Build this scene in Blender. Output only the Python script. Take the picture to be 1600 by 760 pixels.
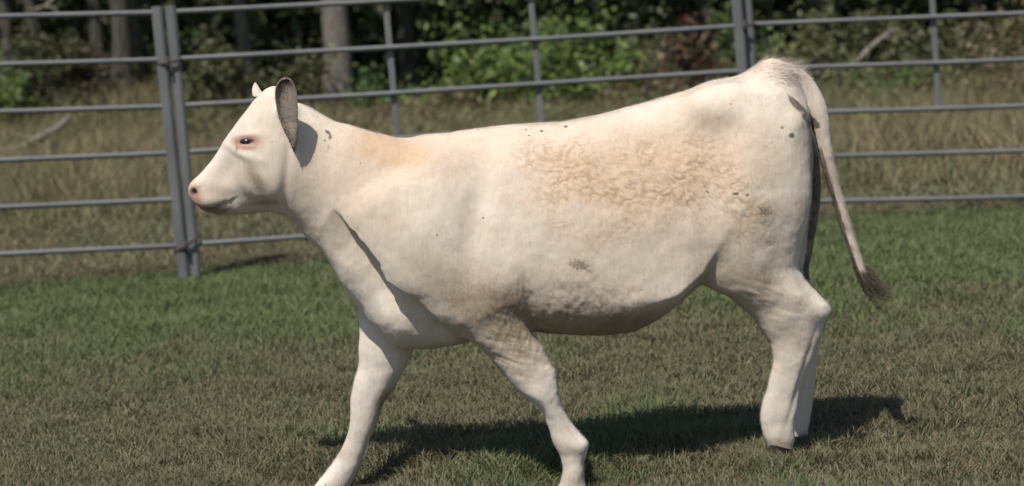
import bpy, math, random
import numpy as np
from mathutils import Matrix, Vector

scene = bpy.context.scene
for o in list(bpy.data.objects):
    bpy.data.objects.remove(o)

# ------------------------------------------------------------------ camera
FPX = 3000.0                    # focal length in photo pixels (1600 wide)
CAM_H = 1.366
PITCH = math.radians(6.55)
ROLL = math.radians(3.75)
F0 = np.array([0, math.cos(PITCH), -math.sin(PITCH)])
U0 = np.array([0, math.sin(PITCH), math.cos(PITCH)])
R0 = np.array([1.0, 0, 0])
CR = math.cos(ROLL) * R0 - math.sin(ROLL) * U0
CU = math.sin(ROLL) * R0 + math.cos(ROLL) * U0
CPOS = np.array([0, 0, CAM_H])
cam_d = bpy.data.cameras.new('camera')
cam = bpy.data.objects.new('camera', cam_d)
scene.collection.objects.link(cam)
cam.matrix_world = Matrix(((CR[0], CU[0], -F0[0], 0), (CR[1], CU[1], -F0[1], 0), (CR[2], CU[2], -F0[2], CAM_H), (0, 0, 0, 1)))
cam_d.sensor_width = 36.0
cam_d.lens = FPX / 1600 * 36
cam_d.clip_start = 0.1
cam_d.clip_end = 2000
cam_d.dof.use_dof = True
cam_d.dof.focus_distance = 5.75
cam_d.dof.aperture_fstop = 2.8
scene.camera = cam

def unp(px, py, Y):
    """photo pixel -> world point on the plane y = Y"""
    d = F0 + (px - 800) / FPX * CR + (380 - py) / FPX * CU
    return CPOS + d * (Y / d[1])

def proj(P):
    """world points (n,3) -> photo pixels"""
    q = P - CPOS
    z = q @ F0
    return 800 + FPX * (q @ CR) / z, 380 - FPX * (q @ CU) / z

# ------------------------------------------------------------------ light
SUN = np.array([-0.30, -0.56, 1.0]); SUN = SUN / np.linalg.norm(SUN)
world = bpy.data.worlds.new('World'); scene.world = world
world.use_nodes = True
wn = world.node_tree.nodes; wl = world.node_tree.links
sky = wn.new('ShaderNodeTexSky'); sky.sky_type = 'NISHITA'; sky.sun_disc = False
sky.sun_elevation = math.asin(SUN[2]); sky.sun_rotation = math.atan2(SUN[0], SUN[1])
wl.new(sky.outputs[0], wn['Background'].inputs[0])
wn['Background'].inputs[1].default_value = 0.065
sun_d = bpy.data.lights.new('sun', 'SUN'); sun_d.energy = 3.6; sun_d.angle = math.radians(0.6); sun_d.color = (1, 0.95, 0.87)
sun = bpy.data.objects.new('sun', sun_d); scene.collection.objects.link(sun)
sun.rotation_euler = Vector(SUN).to_track_quat('Z', 'Y').to_euler()
vs = scene.view_settings
vs.view_transform = 'Standard'; vs.look = 'None'; vs.exposure = 0.45; vs.gamma = 1.0; vs.use_curve_mapping = False

rng = np.random.default_rng(7)
random.seed(7)
COL = scene.collection.objects

# ------------------------------------------------------------------ helpers
def tag(o, label=None, cat=None, group=None, kind=None):
    if label: o['label'] = label
    if cat: o['category'] = cat
    if group: o['group'] = group
    if kind: o['kind'] = kind
    return o

def np_mesh(name, V, faces_flat, sizes, smooth=False):
    """mesh from numpy: V (n,3), flat loop indices, polygon sizes"""
    me = bpy.data.meshes.new(name)
    V = np.asarray(V, dtype=np.float32); faces_flat = np.asarray(faces_flat, dtype=np.int32); sizes = np.asarray(sizes, dtype=np.int32)
    me.vertices.add(len(V)); me.vertices.foreach_set('co', V.ravel())
    me.loops.add(len(faces_flat)); me.loops.foreach_set('vertex_index', faces_flat)
    me.polygons.add(len(sizes))
    st = np.zeros(len(sizes), dtype=np.int32); st[1:] = np.cumsum(sizes)[:-1]
    me.polygons.foreach_set('loop_start', st)
    me.update(calc_edges=True)
    if smooth is None:
        me.polygons.foreach_set('use_smooth', np.zeros(len(sizes), dtype=bool))
    elif smooth:
        me.polygons.foreach_set('use_smooth', np.ones(len(sizes), dtype=bool))
    return me

def add_col(me, name, C):
    a = me.color_attributes.new(name, 'FLOAT_COLOR', 'POINT')
    C4 = np.ones((len(C), 4), dtype=np.float32); C4[:, :3] = C
    a.data.foreach_set('color', C4.ravel())

def add_val(me, name, v):
    a = me.attributes.new(name, 'FLOAT', 'POINT')
    a.data.foreach_set('value', np.asarray(v, dtype=np.float32))

def link(name, me, mat=None, parent=None, loc=None):
    o = bpy.data.objects.new(name, me); COL.link(o)
    if mat is not None and me is not None and len(me.materials) == 0: me.materials.append(mat)
    if parent is not None: o.parent = parent
    if loc is not None: o.location = loc
    return o

def empty(name, loc=(0, 0, 0), rz=0):
    o = bpy.data.objects.new(name, None); COL.link(o)
    o.location = loc; o.rotation_euler = (0, 0, rz); o.empty_display_size = 0.1
    return o

def _hash(ix, iy, iz, seed):
    h = (ix.astype(np.int64) * 374761393 + iy.astype(np.int64) * 668265263 + iz.astype(np.int64) * 2147483647 + seed * 144665) & 0xffffffff
    h = ((h ^ (h >> 13)) * 1274126177) & 0xffffffff
    h = h ^ (h >> 16)
    return (h & 0xffff) / 65535.0

def vnoise(P, scale, seed=0, octaves=1):
    """value noise, about 0..1"""
    out = 0; amp = 1; tot = 0
    for k in range(octaves):
        Q = np.asarray(P) * (scale * 2 ** k)
        i = np.floor(Q).astype(np.int64); f = Q - i; f = f * f * (3 - 2 * f)
        r = 0
        for dx in (0, 1):
            for dy in (0, 1):
                for dz in (0, 1):
                    w = (f[:, 0] if dx else 1 - f[:, 0]) * (f[:, 1] if dy else 1 - f[:, 1]) * (f[:, 2] if dz else 1 - f[:, 2])
                    r = r + w * _hash(i[:, 0] + dx, i[:, 1] + dy, i[:, 2] + dz, seed + k)
        out = out + r * amp; tot += amp; amp *= 0.5
    return out / tot

def sstep(a, b, x):
    t = np.clip((x - a) / (b - a), 0, 1)
    return t * t * (3 - 2 * t)

class NT:
    """small node-tree builder"""
    def __init__(s, name):
        s.m = bpy.data.materials.new(name); s.m.use_nodes = True
        s.t = s.m.node_tree; s.n = s.t.nodes; s.l = s.t.links
        s.p = s.n['Principled BSDF']
    def node(s, typ, **kw):
        nd = s.n.new(typ)
        ins = kw.pop('ins', {})
        for k, v in kw.items(): setattr(nd, k, v)
        for k, v in ins.items(): s.put(nd.inputs[k], v)
        return nd
    def put(s, sock, v):
        if isinstance(v, bpy.types.NodeSocket): s.l.new(v, sock)
        else: sock.default_value = v
    def noise(s, scale, detail=3, rough=0.55, vec=None, dist=0):
        nd = s.node('ShaderNodeTexNoise', ins={'Scale': scale, 'Detail': detail, 'Roughness': rough, 'Distortion': dist})
        if vec is not None: s.l.new(vec, nd.inputs['Vector'])
        return nd.outputs['Fac']
    def math(s, op, a, b=None, clamp=False):
        nd = s.node('ShaderNodeMath', operation=op, use_clamp=clamp); s.put(nd.inputs[0], a)
        if b is not None: s.put(nd.inputs[1], b)
        return nd.outputs[0]
    def ramp(s, fac, stops):
        nd = s.node('ShaderNodeValToRGB'); s.put(nd.inputs[0], fac)
        e = nd.color_ramp.elements
        while len(e) < len(stops): e.new(0.5)
        for k, (p, c) in enumerate(stops):
            e[k].position = p; e[k].color = (*c, 1) if len(c) == 3 else c
        return nd.outputs[0]
    def mix(s, fac, a, b, blend='MIX'):
        nd = s.node('ShaderNodeMix', data_type='RGBA', blend_type=blend)
        s.put(nd.inputs['Factor'], fac)
        for sk, v in ((nd.inputs[6], a), (nd.inputs[7], b)):
            s.put(sk, (*v, 1) if isinstance(v, tuple) and len(v) == 3 else v)
        return nd.outputs[2]
    def attr(s, name, out='Fac'):
        return s.node('ShaderNodeAttribute', attribute_name=name).outputs[out]
    def obj(s):
        return s.node('ShaderNodeTexCoord').outputs['Object']
    def bump(s, h, strength, dist, normal=None):
        nd = s.node('ShaderNodeBump', ins={'Height': h, 'Strength': strength, 'Distance': dist})
        if normal is not None: s.l.new(normal, nd.inputs['Normal'])
        return nd.outputs[0]
    def set(s, **kw):
        for k, v in kw.items():
            s.put(s.p.inputs[k.replace('_', ' ')], (*v, 1) if isinstance(v, tuple) and len(v) == 3 else v)
        return s.m

def tube(pts, rad, seg=10, cap=True):
    """tapered tube through pts; rad scalar or list -> V, flat, sizes"""
    pts = [np.asarray(p, float) for p in pts]; n = len(pts)
    rad = [rad] * n if np.isscalar(rad) else list(rad)
    V = []; up = np.array([0.13, 0.31, 0.94])
    for i in range(n):
        t = pts[min(i + 1, n - 1)] - pts[max(i - 1, 0)]; t = t / (np.linalg.norm(t) + 1e-9)
        a = np.cross(t, up)
        if np.linalg.norm(a) < 0.2: a = np.cross(t, [1, 0.2, 0])
        a /= np.linalg.norm(a); b = np.cross(t, a)
        for k in range(seg):
            an = 2 * math.pi * k / seg
            V.append(pts[i] + rad[i] * (math.cos(an) * a + math.sin(an) * b))
    fl = []; sz = []
    for i in range(n - 1):
        for k in range(seg):
            k2 = (k + 1) % seg
            fl += [i * seg + k, i * seg + k2, (i + 1) * seg + k2, (i + 1) * seg + k]; sz.append(4)
    if cap:
        fl += list(range(seg))[::-1]; sz.append(seg)
        fl += list(range((n - 1) * seg, n * seg)); sz.append(seg)
    return np.array(V), fl, sz

class Acc:
    """collects shapes for one mesh"""
    def __init__(s): s.V = []; s.f = []; s.s = []; s.n = 0; s.C = []
    def add(s, V, f, sz, col=None):
        V = np.asarray(V); s.V.append(V); s.f.append(np.asarray(f, dtype=np.int64) + s.n); s.s.append(np.asarray(sz)); s.n += len(V)
        if col is not None: s.C.append(np.broadcast_to(np.asarray(col, dtype=np.float32), (len(V), 3)))
        return s
    def mesh(s, name, smooth=True):
        me = np_mesh(name, np.concatenate(s.V), np.concatenate(s.f), np.concatenate(s.s), smooth)
        if s.C: add_col(me, 'col', np.concatenate(s.C))
        return me

def blades(P, H, Wd, az, lean, C, curl=0.5):
    """grass blades as bent ribbons: 5 verts, 1 quad + 1 tri each"""
    n = len(P)
    d = np.stack([np.cos(az), np.sin(az), np.zeros(n)], 1)
    fa = az + rng.uniform(-1.2, 1.2, n) + math.pi / 2
    s = np.stack([np.cos(fa), np.sin(fa), np.zeros(n)], 1) * (Wd / 2)[:, None]
    up = np.array([0, 0, 1.0])
    mid = P + up * (H * 0.55)[:, None] + d * (H * lean * 0.4)[:, None]
    tip = P + up * (H * (1 - 0.35 * lean * curl))[:, None] + d * (H * lean)[:, None]
    V = np.empty((n, 5, 3), dtype=np.float32)
    V[:, 0] = P - s; V[:, 1] = P + s; V[:, 2] = mid + s * 0.8; V[:, 3] = mid - s * 0.8; V[:, 4] = tip
    b = (np.arange(n) * 5)[:, None]
    fl = np.concatenate([b + np.array([[0, 1, 2, 3]]), b + np.array([[3, 2, 4]])], 1).ravel()
    sz = np.tile([4, 3], n)
    CC = np.repeat(C, 5, axis=0)
    return V.reshape(-1, 3), fl, sz, CC

D = 5.77          # calf's mid plane
FL_Y = 10.95      # fence at its left posts

def ground_z(x, y):
    x = np.asarray(x, float); y = np.asarray(y, float)
    z = -0.085 * np.exp(-(((x + 0.60) ** 2 + (y - 5.86) ** 2) / 0.05) ** 2) - 0.075 * np.exp(-(((x - 0.18) ** 2 + (y - 5.62) ** 2) / 0.05) ** 2)
    z = z + 0.022 * np.maximum(0, y - 17)                          # rises gently to the wood
    z = z + 0.5 * np.exp(-((x + 5.3) / 2.0) ** 2 - ((y - 25.5) / 2.2) ** 2)  # mound at the tree foot
    z = z + 0.012 * np.sin(x * 2.3 + y * 1.1) * np.sin(y * 1.7 - x * 0.6)
    return z

# ------------------------------------------------------------------ materials
def mat_attr_leaf(name, rough=0.6, trans=0.3, spec=0.25):
    b = NT(name)
    c = b.attr('col', 'Color')
    b.set(Base_Color=c, Roughness=rough)
    b.p.inputs['Specular IOR Level'].default_value = spec
    tr = b.node('ShaderNodeBsdfTranslucent', ins={'Color': c})
    mx = b.node('ShaderNodeMixShader', ins={0: trans})
    b.l.new(b.p.outputs[0], mx.inputs[1]); b.l.new(tr.outputs[0], mx.inputs[2])
    b.l.new(mx.outputs[0], b.n['Material Output'].inputs[0])
    return b.m

M_grass = mat_attr_leaf('grass_blade', 0.7, 0.25, 0.2)
M_leaf = mat_attr_leaf('leaf', 0.5, 0.3, 0.35)

def mat_ground():
    b = NT('pasture_soil'); v = b.obj()
    n1 = b.noise(1.3, 4, 0.6, v); n2 = b.noise(45, 5, 0.7, v)
    c = b.ramp(n2, [(0.3, (0.065, 0.062, 0.036)), (0.55, (0.09, 0.085, 0.05)), (0.75, (0.12, 0.105, 0.065))])
    c = b.mix(b.math('MULTIPLY', n1, 0.5), c, (0.045, 0.055, 0.024))
    b.set(Base_Color=c, Roughness=0.95, Normal=b.bump(n2, 0.6, 0.02))
    b.p.inputs['Specular IOR Level'].default_value = 0.1
    return b.m
M_ground = mat_ground()

def mat_metal():
    b = NT('weathered_galvanised_tube'); v = b.obj()
    n1 = b.noise(3, 4, 0.6, v); n2 = b.noise(60, 3, 0.6, v)
    c = b.ramp(n1, [(0.35, (0.115, 0.117, 0.121)), (0.65, (0.155, 0.156, 0.158))])
    c = b.mix(b.math('MULTIPLY', b.ramp(n2, [(0.55, (0, 0, 0)), (0.75, (1, 1, 1))]), 0.45), c, (0.10, 0.09, 0.078))
    b.set(Base_Color=c, Roughness=0.6, Metallic=0.15, Normal=b.bump(n2, 0.15, 0.004))
    return b.m
M_metal = mat_metal()
def mat_plain(name, c, rough=0.7, **kw):
    b = NT(name); v = b.obj()
    n = b.noise(kw.get('scale', 20), 4, 0.6, v)
    cc = b.mix(n, tuple(x * 0.7 for x in c), tuple(min(1, x * 1.3) for x in c))
    b.set(Base_Color=cc, Roughness=rough, Normal=b.bump(n, 0.3, 0.01))
    return b.m
M_pin = mat_plain('rusted_steel', (0.05, 0.042, 0.036), 0.7)

def mat_bark(name, dark, light):
    b = NT(name); v = b.obj()
    mp = b.node('ShaderNodeMapping'); b.l.new(v, mp.inputs[0]); mp.inputs['Scale'].default_value = (1, 1, 0.18)
    n = b.noise(26, 5, 0.65, mp.outputs[0], 0.6); n2 = b.noise(2.2, 3, 0.6, v)
    c = b.ramp(n, [(0.32, dark), (0.62, light)])
    c = b.mix(b.math('MULTIPLY', b.ramp(n2, [(0.5, (0, 0, 0)), (0.7, (1, 1, 1))]), 0.5), c, (0.10, 0.11, 0.075))
    b.set(Base_Color=c, Roughness=0.9, Normal=b.bump(n, 0.9, 0.05))
    return b.m
M_bark = mat_bark('grey_bark', (0.07, 0.06, 0.05), (0.24, 0.21, 0.18))
M_bark_dark = mat_bark('dark_bark', (0.03, 0.026, 0.02), (0.10, 0.085, 0.07))
M_deadwood = mat_bark('bleached_deadwood', (0.13, 0.11, 0.085), (0.34, 0.30, 0.24))

# ------------------------------------------------------------------ ground
def build_ground():
    def axis(lo, hi, fine_lo, fine_hi, fs):
        a = list(np.arange(fine_lo, fine_hi + 1e-6, fs)); s = fs; x = fine_hi
        while x < hi: s *= 1.35; x += s; a.append(x)
        s = fs; x = fine_lo
        while x > lo: s *= 1.35; x -= s; a.insert(0, x)
        return np.array(a)
    xs = axis(-600, 600, -5, 5, 0.06); ys = axis(-300, 900, 4, 13, 0.06)
    X, Y = np.meshgrid(xs, ys); Z = ground_z(X, np.minimum(Y, 40)) + 0.30 * np.clip(Y - 46, 0, 60)    # slope added behind the wood to close off bright sky gaps
    V = np.stack([X.ravel(), Y.ravel(), Z.ravel()], 1)
    nx, ny = len(xs), len(ys)
    i = (np.arange(ny - 1)[:, None] * nx + np.arange(nx - 1)[None]).ravel()[:, None]
    fl = (i + np.array([[0, 1, nx + 1, nx]])).ravel()
    o = link('ground', np_mesh('ground', V, fl, np.full(len(fl) // 4, 4), True), M_ground)
    tag(o, kind='structure')
build_ground()

G_LUSH = np.array([[0.105, 0.138, 0.058], [0.090, 0.124, 0.050], [0.122, 0.150, 0.068], [0.135, 0.146, 0.075]])
G_OLIVE = np.array([[0.138, 0.134, 0.082], [0.118, 0.124, 0.07], [0.16, 0.145, 0.094], [0.105, 0.118, 0.064]])
G_DRY = np.array([[0.19, 0.155, 0.095], [0.15, 0.125, 0.075], [0.23, 0.19, 0.12], [0.12, 0.095, 0.055]])
def pick(pal, n): return pal[rng.integers(0, len(pal), n)] * rng.uniform(0.9, 1.12, (n, 1)) * 1.3

def fence_y(x):
    """where the fence line stands"""
    return np.interp(x, [-6, -1.95, 1.36, 3.2, 8], [10.6, 10.95, 11.45, 11.62, 12.1])

HOOF_SPOTS = [(unp(1220, 705, D - .12)[0], D - .12, .11), (unp(1240, 705, D + .1)[0], D + .1, .10), (unp(895, 760, D - .12)[0], D - .12, .11), (unp(515, 770, D + .1)[0], D + .1, .12)]
def build_pasture():
    parts = []
    def zone(y0, y1, dens, hx):
        n = int(dens * (y1 - y0) * 2 * hx)
        x = rng.uniform(-hx, hx, n); y = rng.uniform(y0, y1, n); return x, y
    X = []; Y = []
    for a in ((4.4, 6.2, 15000, 2.3), (6.2, 7.6, 12000, 2.7), (7.6, 9.4, 7500, 4.0), (9.4, 12.4, 5000, 5.6)):
        x, y = zone(*a); X.append(x); Y.append(y)
    NT_ = 0
    for (fx, fy_, fr) in HOOF_SPOTS:      # longer tufts left around the feet
        m = 1300; aa = np.concatenate([rng.uniform(0, 6.283, 500), rng.uniform(3.3, 6.1, 800)]); rr = rng.uniform(0.045, 0.15, m)
        X.append(fx + np.cos(aa) * rr * 1.3); Y.append(fy_ + np.sin(aa) * rr); NT_ += m
    x = np.concatenate(X); y = np.concatenate(Y)
    P3 = np.stack([x, y, x * 0], 1)
    pn = vnoise(P3, 1.4, 3, 3); pf = vnoise(P3, 7.0, 11, 2)
    fy = fence_y(x)
    lush = sstep(8.0, 9.3, y + (pn - 0.5) * 2.2) * sstep(fy + 1.0, fy + 0.2, y + (pf - 0.5) * 1.2)
    lush = np.maximum(lush, 0.75 * sstep(0.60, 0.72, pn) * sstep(9.5, 7.0, y))
    drymask = sstep(0.35, 0.7, pf) * 0.34 + 0.14
    drymask = drymask + 0.10 * sstep(7.2, 6.0, y)
    drymask = np.where(y > fy + 0.35, 0.85, drymask * (1 - 0.85 * lush))
    n = len(x); r = rng.uniform(0, 1, n); ntuft = n - NT_
    C = np.where((r < lush)[:, None], pick(G_LUSH, n), pick(G_OLIVE, n))
    isdry = rng.uniform(0, 1, n) < drymask
    C = np.where(isdry[:, None], pick(G_DRY, n) * 0.8, C)
    H = rng.uniform(0.018, 0.05, n) * (1 + 0.7 * lush) * (0.7 + 0.8 * pn)
    cn = vnoise(P3, 4.5, 17, 2); H = H * (0.65 + 1.1 * sstep(0.45, 0.75, cn)); tall = rng.uniform(0, 1, n) < 0.03
    H = np.where(tall, H * 1.9, H)
    H = np.minimum(H, 0.042 + 0.028 * rng.uniform(0, 1, n) ** 3 + 0.02 * lush)
    H[ntuft:] = rng.uniform(0.025, 0.065, NT_)
    lean = rng.uniform(0.2, 1.3, n) * np.where(isdry, 1.5, 1)
    P = np.stack([x, y, ground_z(x, y) - 0.002], 1)
    V, fl, sz, CC = blades(P, H, rng.uniform(0.0022, 0.0048, n) * (1 + 0.35 * sstep(7, 9, y)), rng.uniform(0, 6.283, n), lean, C)
    me = np_mesh('pasture_grass', V, fl, sz, False); add_col(me, 'col', CC)
    o = link('pasture_grass', me, M_grass)
    tag(o, 'short grazed pasture grass under the calf, greener near the fence', 'grass', kind='stuff')
    # tall dry grass beyond the fence
    n = 130000
    x = rng.uniform(-11, 11, n); u = rng.uniform(0, 1, n)
    start = np.interp(x, [-6, -2, 2, 6], [16.0, 15.0, 13.6, 13.4])
    y = start + (25.5 - start) * u ** 1.25
    P3 = np.stack([x, y, x * 0], 1); pn = vnoise(P3, 0.9, 21, 3); pf = vnoise(P3, 3.0, 31, 2)
    keep = rng.uniform(0, 1, n) < (0.25 + 1.2 * pn)
    # keep the mound at the tree foot short
    x, y, pn, pf = x[keep], y[keep], pn[keep], pf[keep]; n = len(x)
    H = rng.uniform(0.16, 0.5, n) * (0.55 + 0.9 * pf) * (0.45 + 0.55 * sstep(0, 1.5, y - np.interp(x, [-6, -2, 2, 6], [16.0, 15.0, 13.6, 13.4])))
    dry = rng.uniform(0, 1, n) < (0.25 + 0.6 * sstep(0.35, 0.65, pn))
    C = np.where(dry[:, None], pick(G_DRY, n) * 1.15, pick(G_OLIVE, n) * np.array([1.05, 1.08, 0.95]))
    P = np.stack([x, y, ground_z(x, y)], 1)
    V, fl, sz, CC = blades(P, H, rng.uniform(0.005, 0.012, n), rng.uniform(0, 6.283, n), rng.uniform(0.2, 1.1, n), C)
    A = Acc(); A.add(V, fl, sz); A.C.append(CC)
    # low litter of the strip behind the fence
    n = 58000
    x = rng.uniform(-10.5, 10.5, n); y = rng.uniform(11.2, 17.5, n); k = y > fence_y(x) + 0.5; x, y = x[k], y[k]; n = len(x)
    P3 = np.stack([x, y, x * 0], 1); pn = vnoise(P3, 1.1, 41, 3)
    gr = rng.uniform(0, 1, n) < sstep(0.35, 0.6, pn) * 0.8
    C = np.where(gr[:, None], pick(G_OLIVE, n), pick(G_DRY, n) * 0.8)
    P = np.stack([x, y, ground_z(x, y)], 1)
    V, fl, sz, CC = blades(P, rng.uniform(0.02, 0.10, n), rng.uniform(0.005, 0.012, n), rng.uniform(0, 6.283, n), rng.uniform(0.5, 2.2, n), C)
    A.add(V, fl, sz); A.C.append(CC)
    o = link('meadow_grass', A.mesh('meadow_grass', False), M_grass)
    tag(o, 'tall dry tan and olive grass beyond the fence', 'grass', kind='stuff')
build_pasture()

# ------------------------------------------------------------------ fence
def box_tube(p0, p1, w, d):
    """rectangular tube between two points"""
    p0 = np.asarray(p0, float); p1 = np.asarray(p1, float)
    t = p1 - p0; t /= np.linalg.norm(t); a = np.array([1, 0, 0]) - t * t[0]; a /= np.linalg.norm(a); b = np.cross(t, a)
    V = []; bev = 0.22
    ring = [(-1, -1 + 2 * bev), (-1, 1 - 2 * bev), (-1 + 2 * bev, 1), (1 - 2 * bev, 1), (1, 1 - 2 * bev), (1, -1 + 2 * bev), (1 - 2 * bev, -1), (-1 + 2 * bev, -1)]
    for p in (p0, p1):
        for (u, v) in ring: V.append(p + a * u * w / 2 + b * v * d / 2)
    fl = []; sz = []
    for k in range(8):
        k2 = (k + 1) % 8; fl += [k, k2, 8 + k2, 8 + k]; sz.append(4)
    fl += list(range(7, -1, -1)) + list(range(8, 16)); sz += [8, 8]
    return np.array(V), fl, sz

def obj_shape(name, shape, mat, parent, smooth=True):
    return link(name, np_mesh(name, *shape, smooth), mat, parent)

def build_fence():
    RS = 0.267
    # joints: (top-rail pixel, bottom-rail pixel, distance)
    def joint(tp, bp, Y):
        return unp(*tp, Y), unp(*bp, Y)
    A_t, A_b = joint((246, 20), (283, 384), 10.95)
    B_t, B_b = joint((267, 19), (301, 382), 10.97)
    # second joint: the 2nd rail is at (1150,40), the top rail runs above the frame
    e1 = unp(1154, 41, 11.45); e2 = unp(1160, 111, 11.45); st = e2 - e1
    C_t, C_b = e1 - st, e1 + st * 4
    e1 = unp(1169, 38.5, 11.52); e2 = unp(1174, 108.5, 11.52); st = e2 - e1
    D_t, D_b = e1 - st, e1 + st * 4
    e1 = unp(1600, 20, 11.62); e2 = unp(1600 + 4, 92, 11.62); st = e2 - e1
    E_t, E_b = e1 - st, e1 + st * 4
    Lt = unp(0, 25, 10.75); Lb = unp(0 + 22, 395, 10.75)
    # outer ends beyond the picture
    def ext(p, q, s): return np.asarray(p) + (np.asarray(q) - np.asarray(p)) * s
    LL_t, LL_b = ext(A_t, Lt, 3.6), ext(A_b, Lb, 3.6)
    RR_t, RR_b = ext(D_t, E_t, 2.1), ext(D_b, E_b, 2.1)
    base = A_b.copy(); base[2] = 0
    def panel(label, Lp, Rp, stays, right_dark=False):
        (t0, b0), (t1, b1) = Lp, Rp
        mid = (b0 + b1) / 2; root = empty('fence_panel', (mid[0], mid[1], 0)); off = np.array([mid[0], mid[1], 0])
        tag(root, label, 'fence', 'livestock fence panels')
        for (t, b) in ((t0, b0), (t1, b1)):
            up = t - b; up /= np.linalg.norm(up)
            foot = b - up * ((b[2] + 0.05) / up[2])
            obj_shape('post', box_tube(foot - off, t + up * 0.035 - off, 0.062, 0.05), M_metal, root, None)
        for k in range(6):
            p = t0 + (b0 - t0) * k / 5; q = t1 + (b1 - t1) * k / 5
            d = (q - p) / np.linalg.norm(q - p)
            sag = np.array([0, 0, -0.006])
            pts = [p + d * 0.024 - off, p + (q - p) * 0.33 + sag * rng.uniform(0.2, 1.4) - off, p + (q - p) * 0.67 + sag * rng.uniform(0.2, 1.4) - off, q - d * 0.024 - off]
            obj_shape('rail', tube(pts, 0.0158, 12, False), M_metal, root)
        for s in stays:
            p = t0 + (t1 - t0) * s; q = b0 + (b1 - b0) * s; q = p + (q - p) * 0.62; o2 = np.array([0, 0.021, 0])
            obj_shape('stay', box_tube(q + o2 - off, p + o2 - off, 0.036, 0.012), M_metal, root, None)
        return root, off
    # stay positions along the middle panel, from their pixels on the 2nd rail
    def frac(px, Lp, Rp):
        a = Lp[0] + (Lp[1] - Lp[0]) / 5; b = Rp[0] + (Rp[1] - Rp[0]) / 5
        best = min(np.linspace(0, 1, 801), key=lambda s: abs(proj((a + (b - a) * s)[None])[0][0] - px))
        return best
    LPp, APp, BPp, CPp, DPp, EPp = (LL_t, LL_b), (A_t, A_b), (B_t, B_b), (C_t, C_b), (D_t, D_b), (RR_t, RR_b)
    p1, o1 = panel('grey tube fence panel at the far left, in front of the calf\'s nose', LPp, APp, [0.28])
    p2, o2 = panel('grey tube fence panel with two stays, behind the calf\'s head and back', BPp, CPp, [frac(608, BPp, CPp), frac(835, BPp, CPp)])
    p3, o3 = panel('grey tube fence panel behind the calf\'s rump and tail', DPp, EPp, [frac(1459, DPp, EPp)])
    # connector rods and chain between the panels, parts of the panel they are welded to
    def ringrod(root, off, c, tilt, w=0.075, r=0.008):
        pts = []
        for k in range(13):
            a = 2 * math.pi * k / 12
            pts.append(np.array([math.cos(a) * w, math.sin(a) * 0.045, math.cos(a) * w * tilt + 0.004 * math.sin(a)]) + c - off)
        obj_shape('connector_loop', tube(pts, r, 8), M_pin, root)
    for frac_k, tilt in ((1.05 / 5, 0.10), (4.98 / 5, 0.55)):
        c = (A_t + (A_b - A_t) * frac_k + B_t + (B_b - B_t) * frac_k) / 2
        ringrod(p2, o2, c, tilt)
        pn = tube([c + np.array([0.0, -0.052, 0.03]) - o2, c + np.array([0.0, -0.052, -0.045]) - o2], 0.009, 8)
        obj_shape('connector_pin', pn, M_pin, p2)
    for frac_k in (1.0 / 5, 4.9 / 5):
        c = (C_t + (C_b - C_t) * frac_k + D_t + (D_b - D_t) * frac_k) / 2
        ringrod(p3, o3, c, 0.05, 0.07)
        obj_shape('connector_pin', tube([c + np.array([0, -0.05, 0.03]) - o3, c + np.array([0, -0.05, -0.04]) - o3], 0.009, 8), M_pin, p3)
build_fence()

# ------------------------------------------------------------------ wood behind the meadow
def leaves(C0, N, L, col, aspect=0.55, fold=0.25):
    """leaf faces: centres C0, normals N, length L, colours -> folded rhombs (4 verts, 2 tris)"""
    n = len(C0)
    t = rng.normal(size=(n, 3)); t -= N * np.sum(t * N, 1)[:, None]; t /= np.linalg.norm(t, axis=1)[:, None] + 1e-9
    t[:, 2] -= 0.35; t /= np.linalg.norm(t, axis=1)[:, None]
    b = np.cross(N, t); b /= np.linalg.norm(b, axis=1)[:, None] + 1e-9
    V = np.empty((n, 4, 3), dtype=np.float32); Ln = L[:, None]
    V[:, 0] = C0 - t * Ln * 0.5
    V[:, 1] = C0 + b * Ln * aspect * 0.5 + N * Ln * fold * 0.3 - t * Ln * 0.08
    V[:, 2] = C0 + t * Ln * 0.5
    V[:, 3] = C0 - b * Ln * aspect * 0.5 + N * Ln * fold * 0.3 - t * Ln * 0.08
    i = (np.arange(n) * 4)[:, None]
    fl = np.concatenate([i + np.array([[0, 1, 2]]), i + np.array([[0, 2, 3]])], 1).ravel()
    return V.reshape(-1, 3), fl, np.full(2 * n, 3), np.repeat(col, 4, axis=0)

P_YG = np.array([[0.13, 0.17, 0.040], [0.10, 0.145, 0.035], [0.16, 0.19, 0.055], [0.075, 0.12, 0.03]]) * 1.45
P_MID = np.array([[0.06, 0.095, 0.030], [0.045, 0.075, 0.025], [0.08, 0.11, 0.035]]) * 1.45
P_DARK = np.array([[0.048, 0.068, 0.032], [0.036, 0.052, 0.025], [0.066, 0.080, 0.040]]) * 1.45
P_OLIVE = np.array([[0.095, 0.10, 0.042], [0.075, 0.08, 0.035], [0.12, 0.115, 0.055], [0.06, 0.07, 0.028]]) * 1.45
P_RED = np.array([[0.15, 0.045, 0.035], [0.11, 0.032, 0.028], [0.13, 0.075, 0.045], [0.07, 0.05, 0.03]]) * 1.45
P_BROWN = np.array([[0.13, 0.10, 0.06], [0.09, 0.068, 0.04], [0.08, 0.085, 0.035]]) * 1.45

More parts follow.
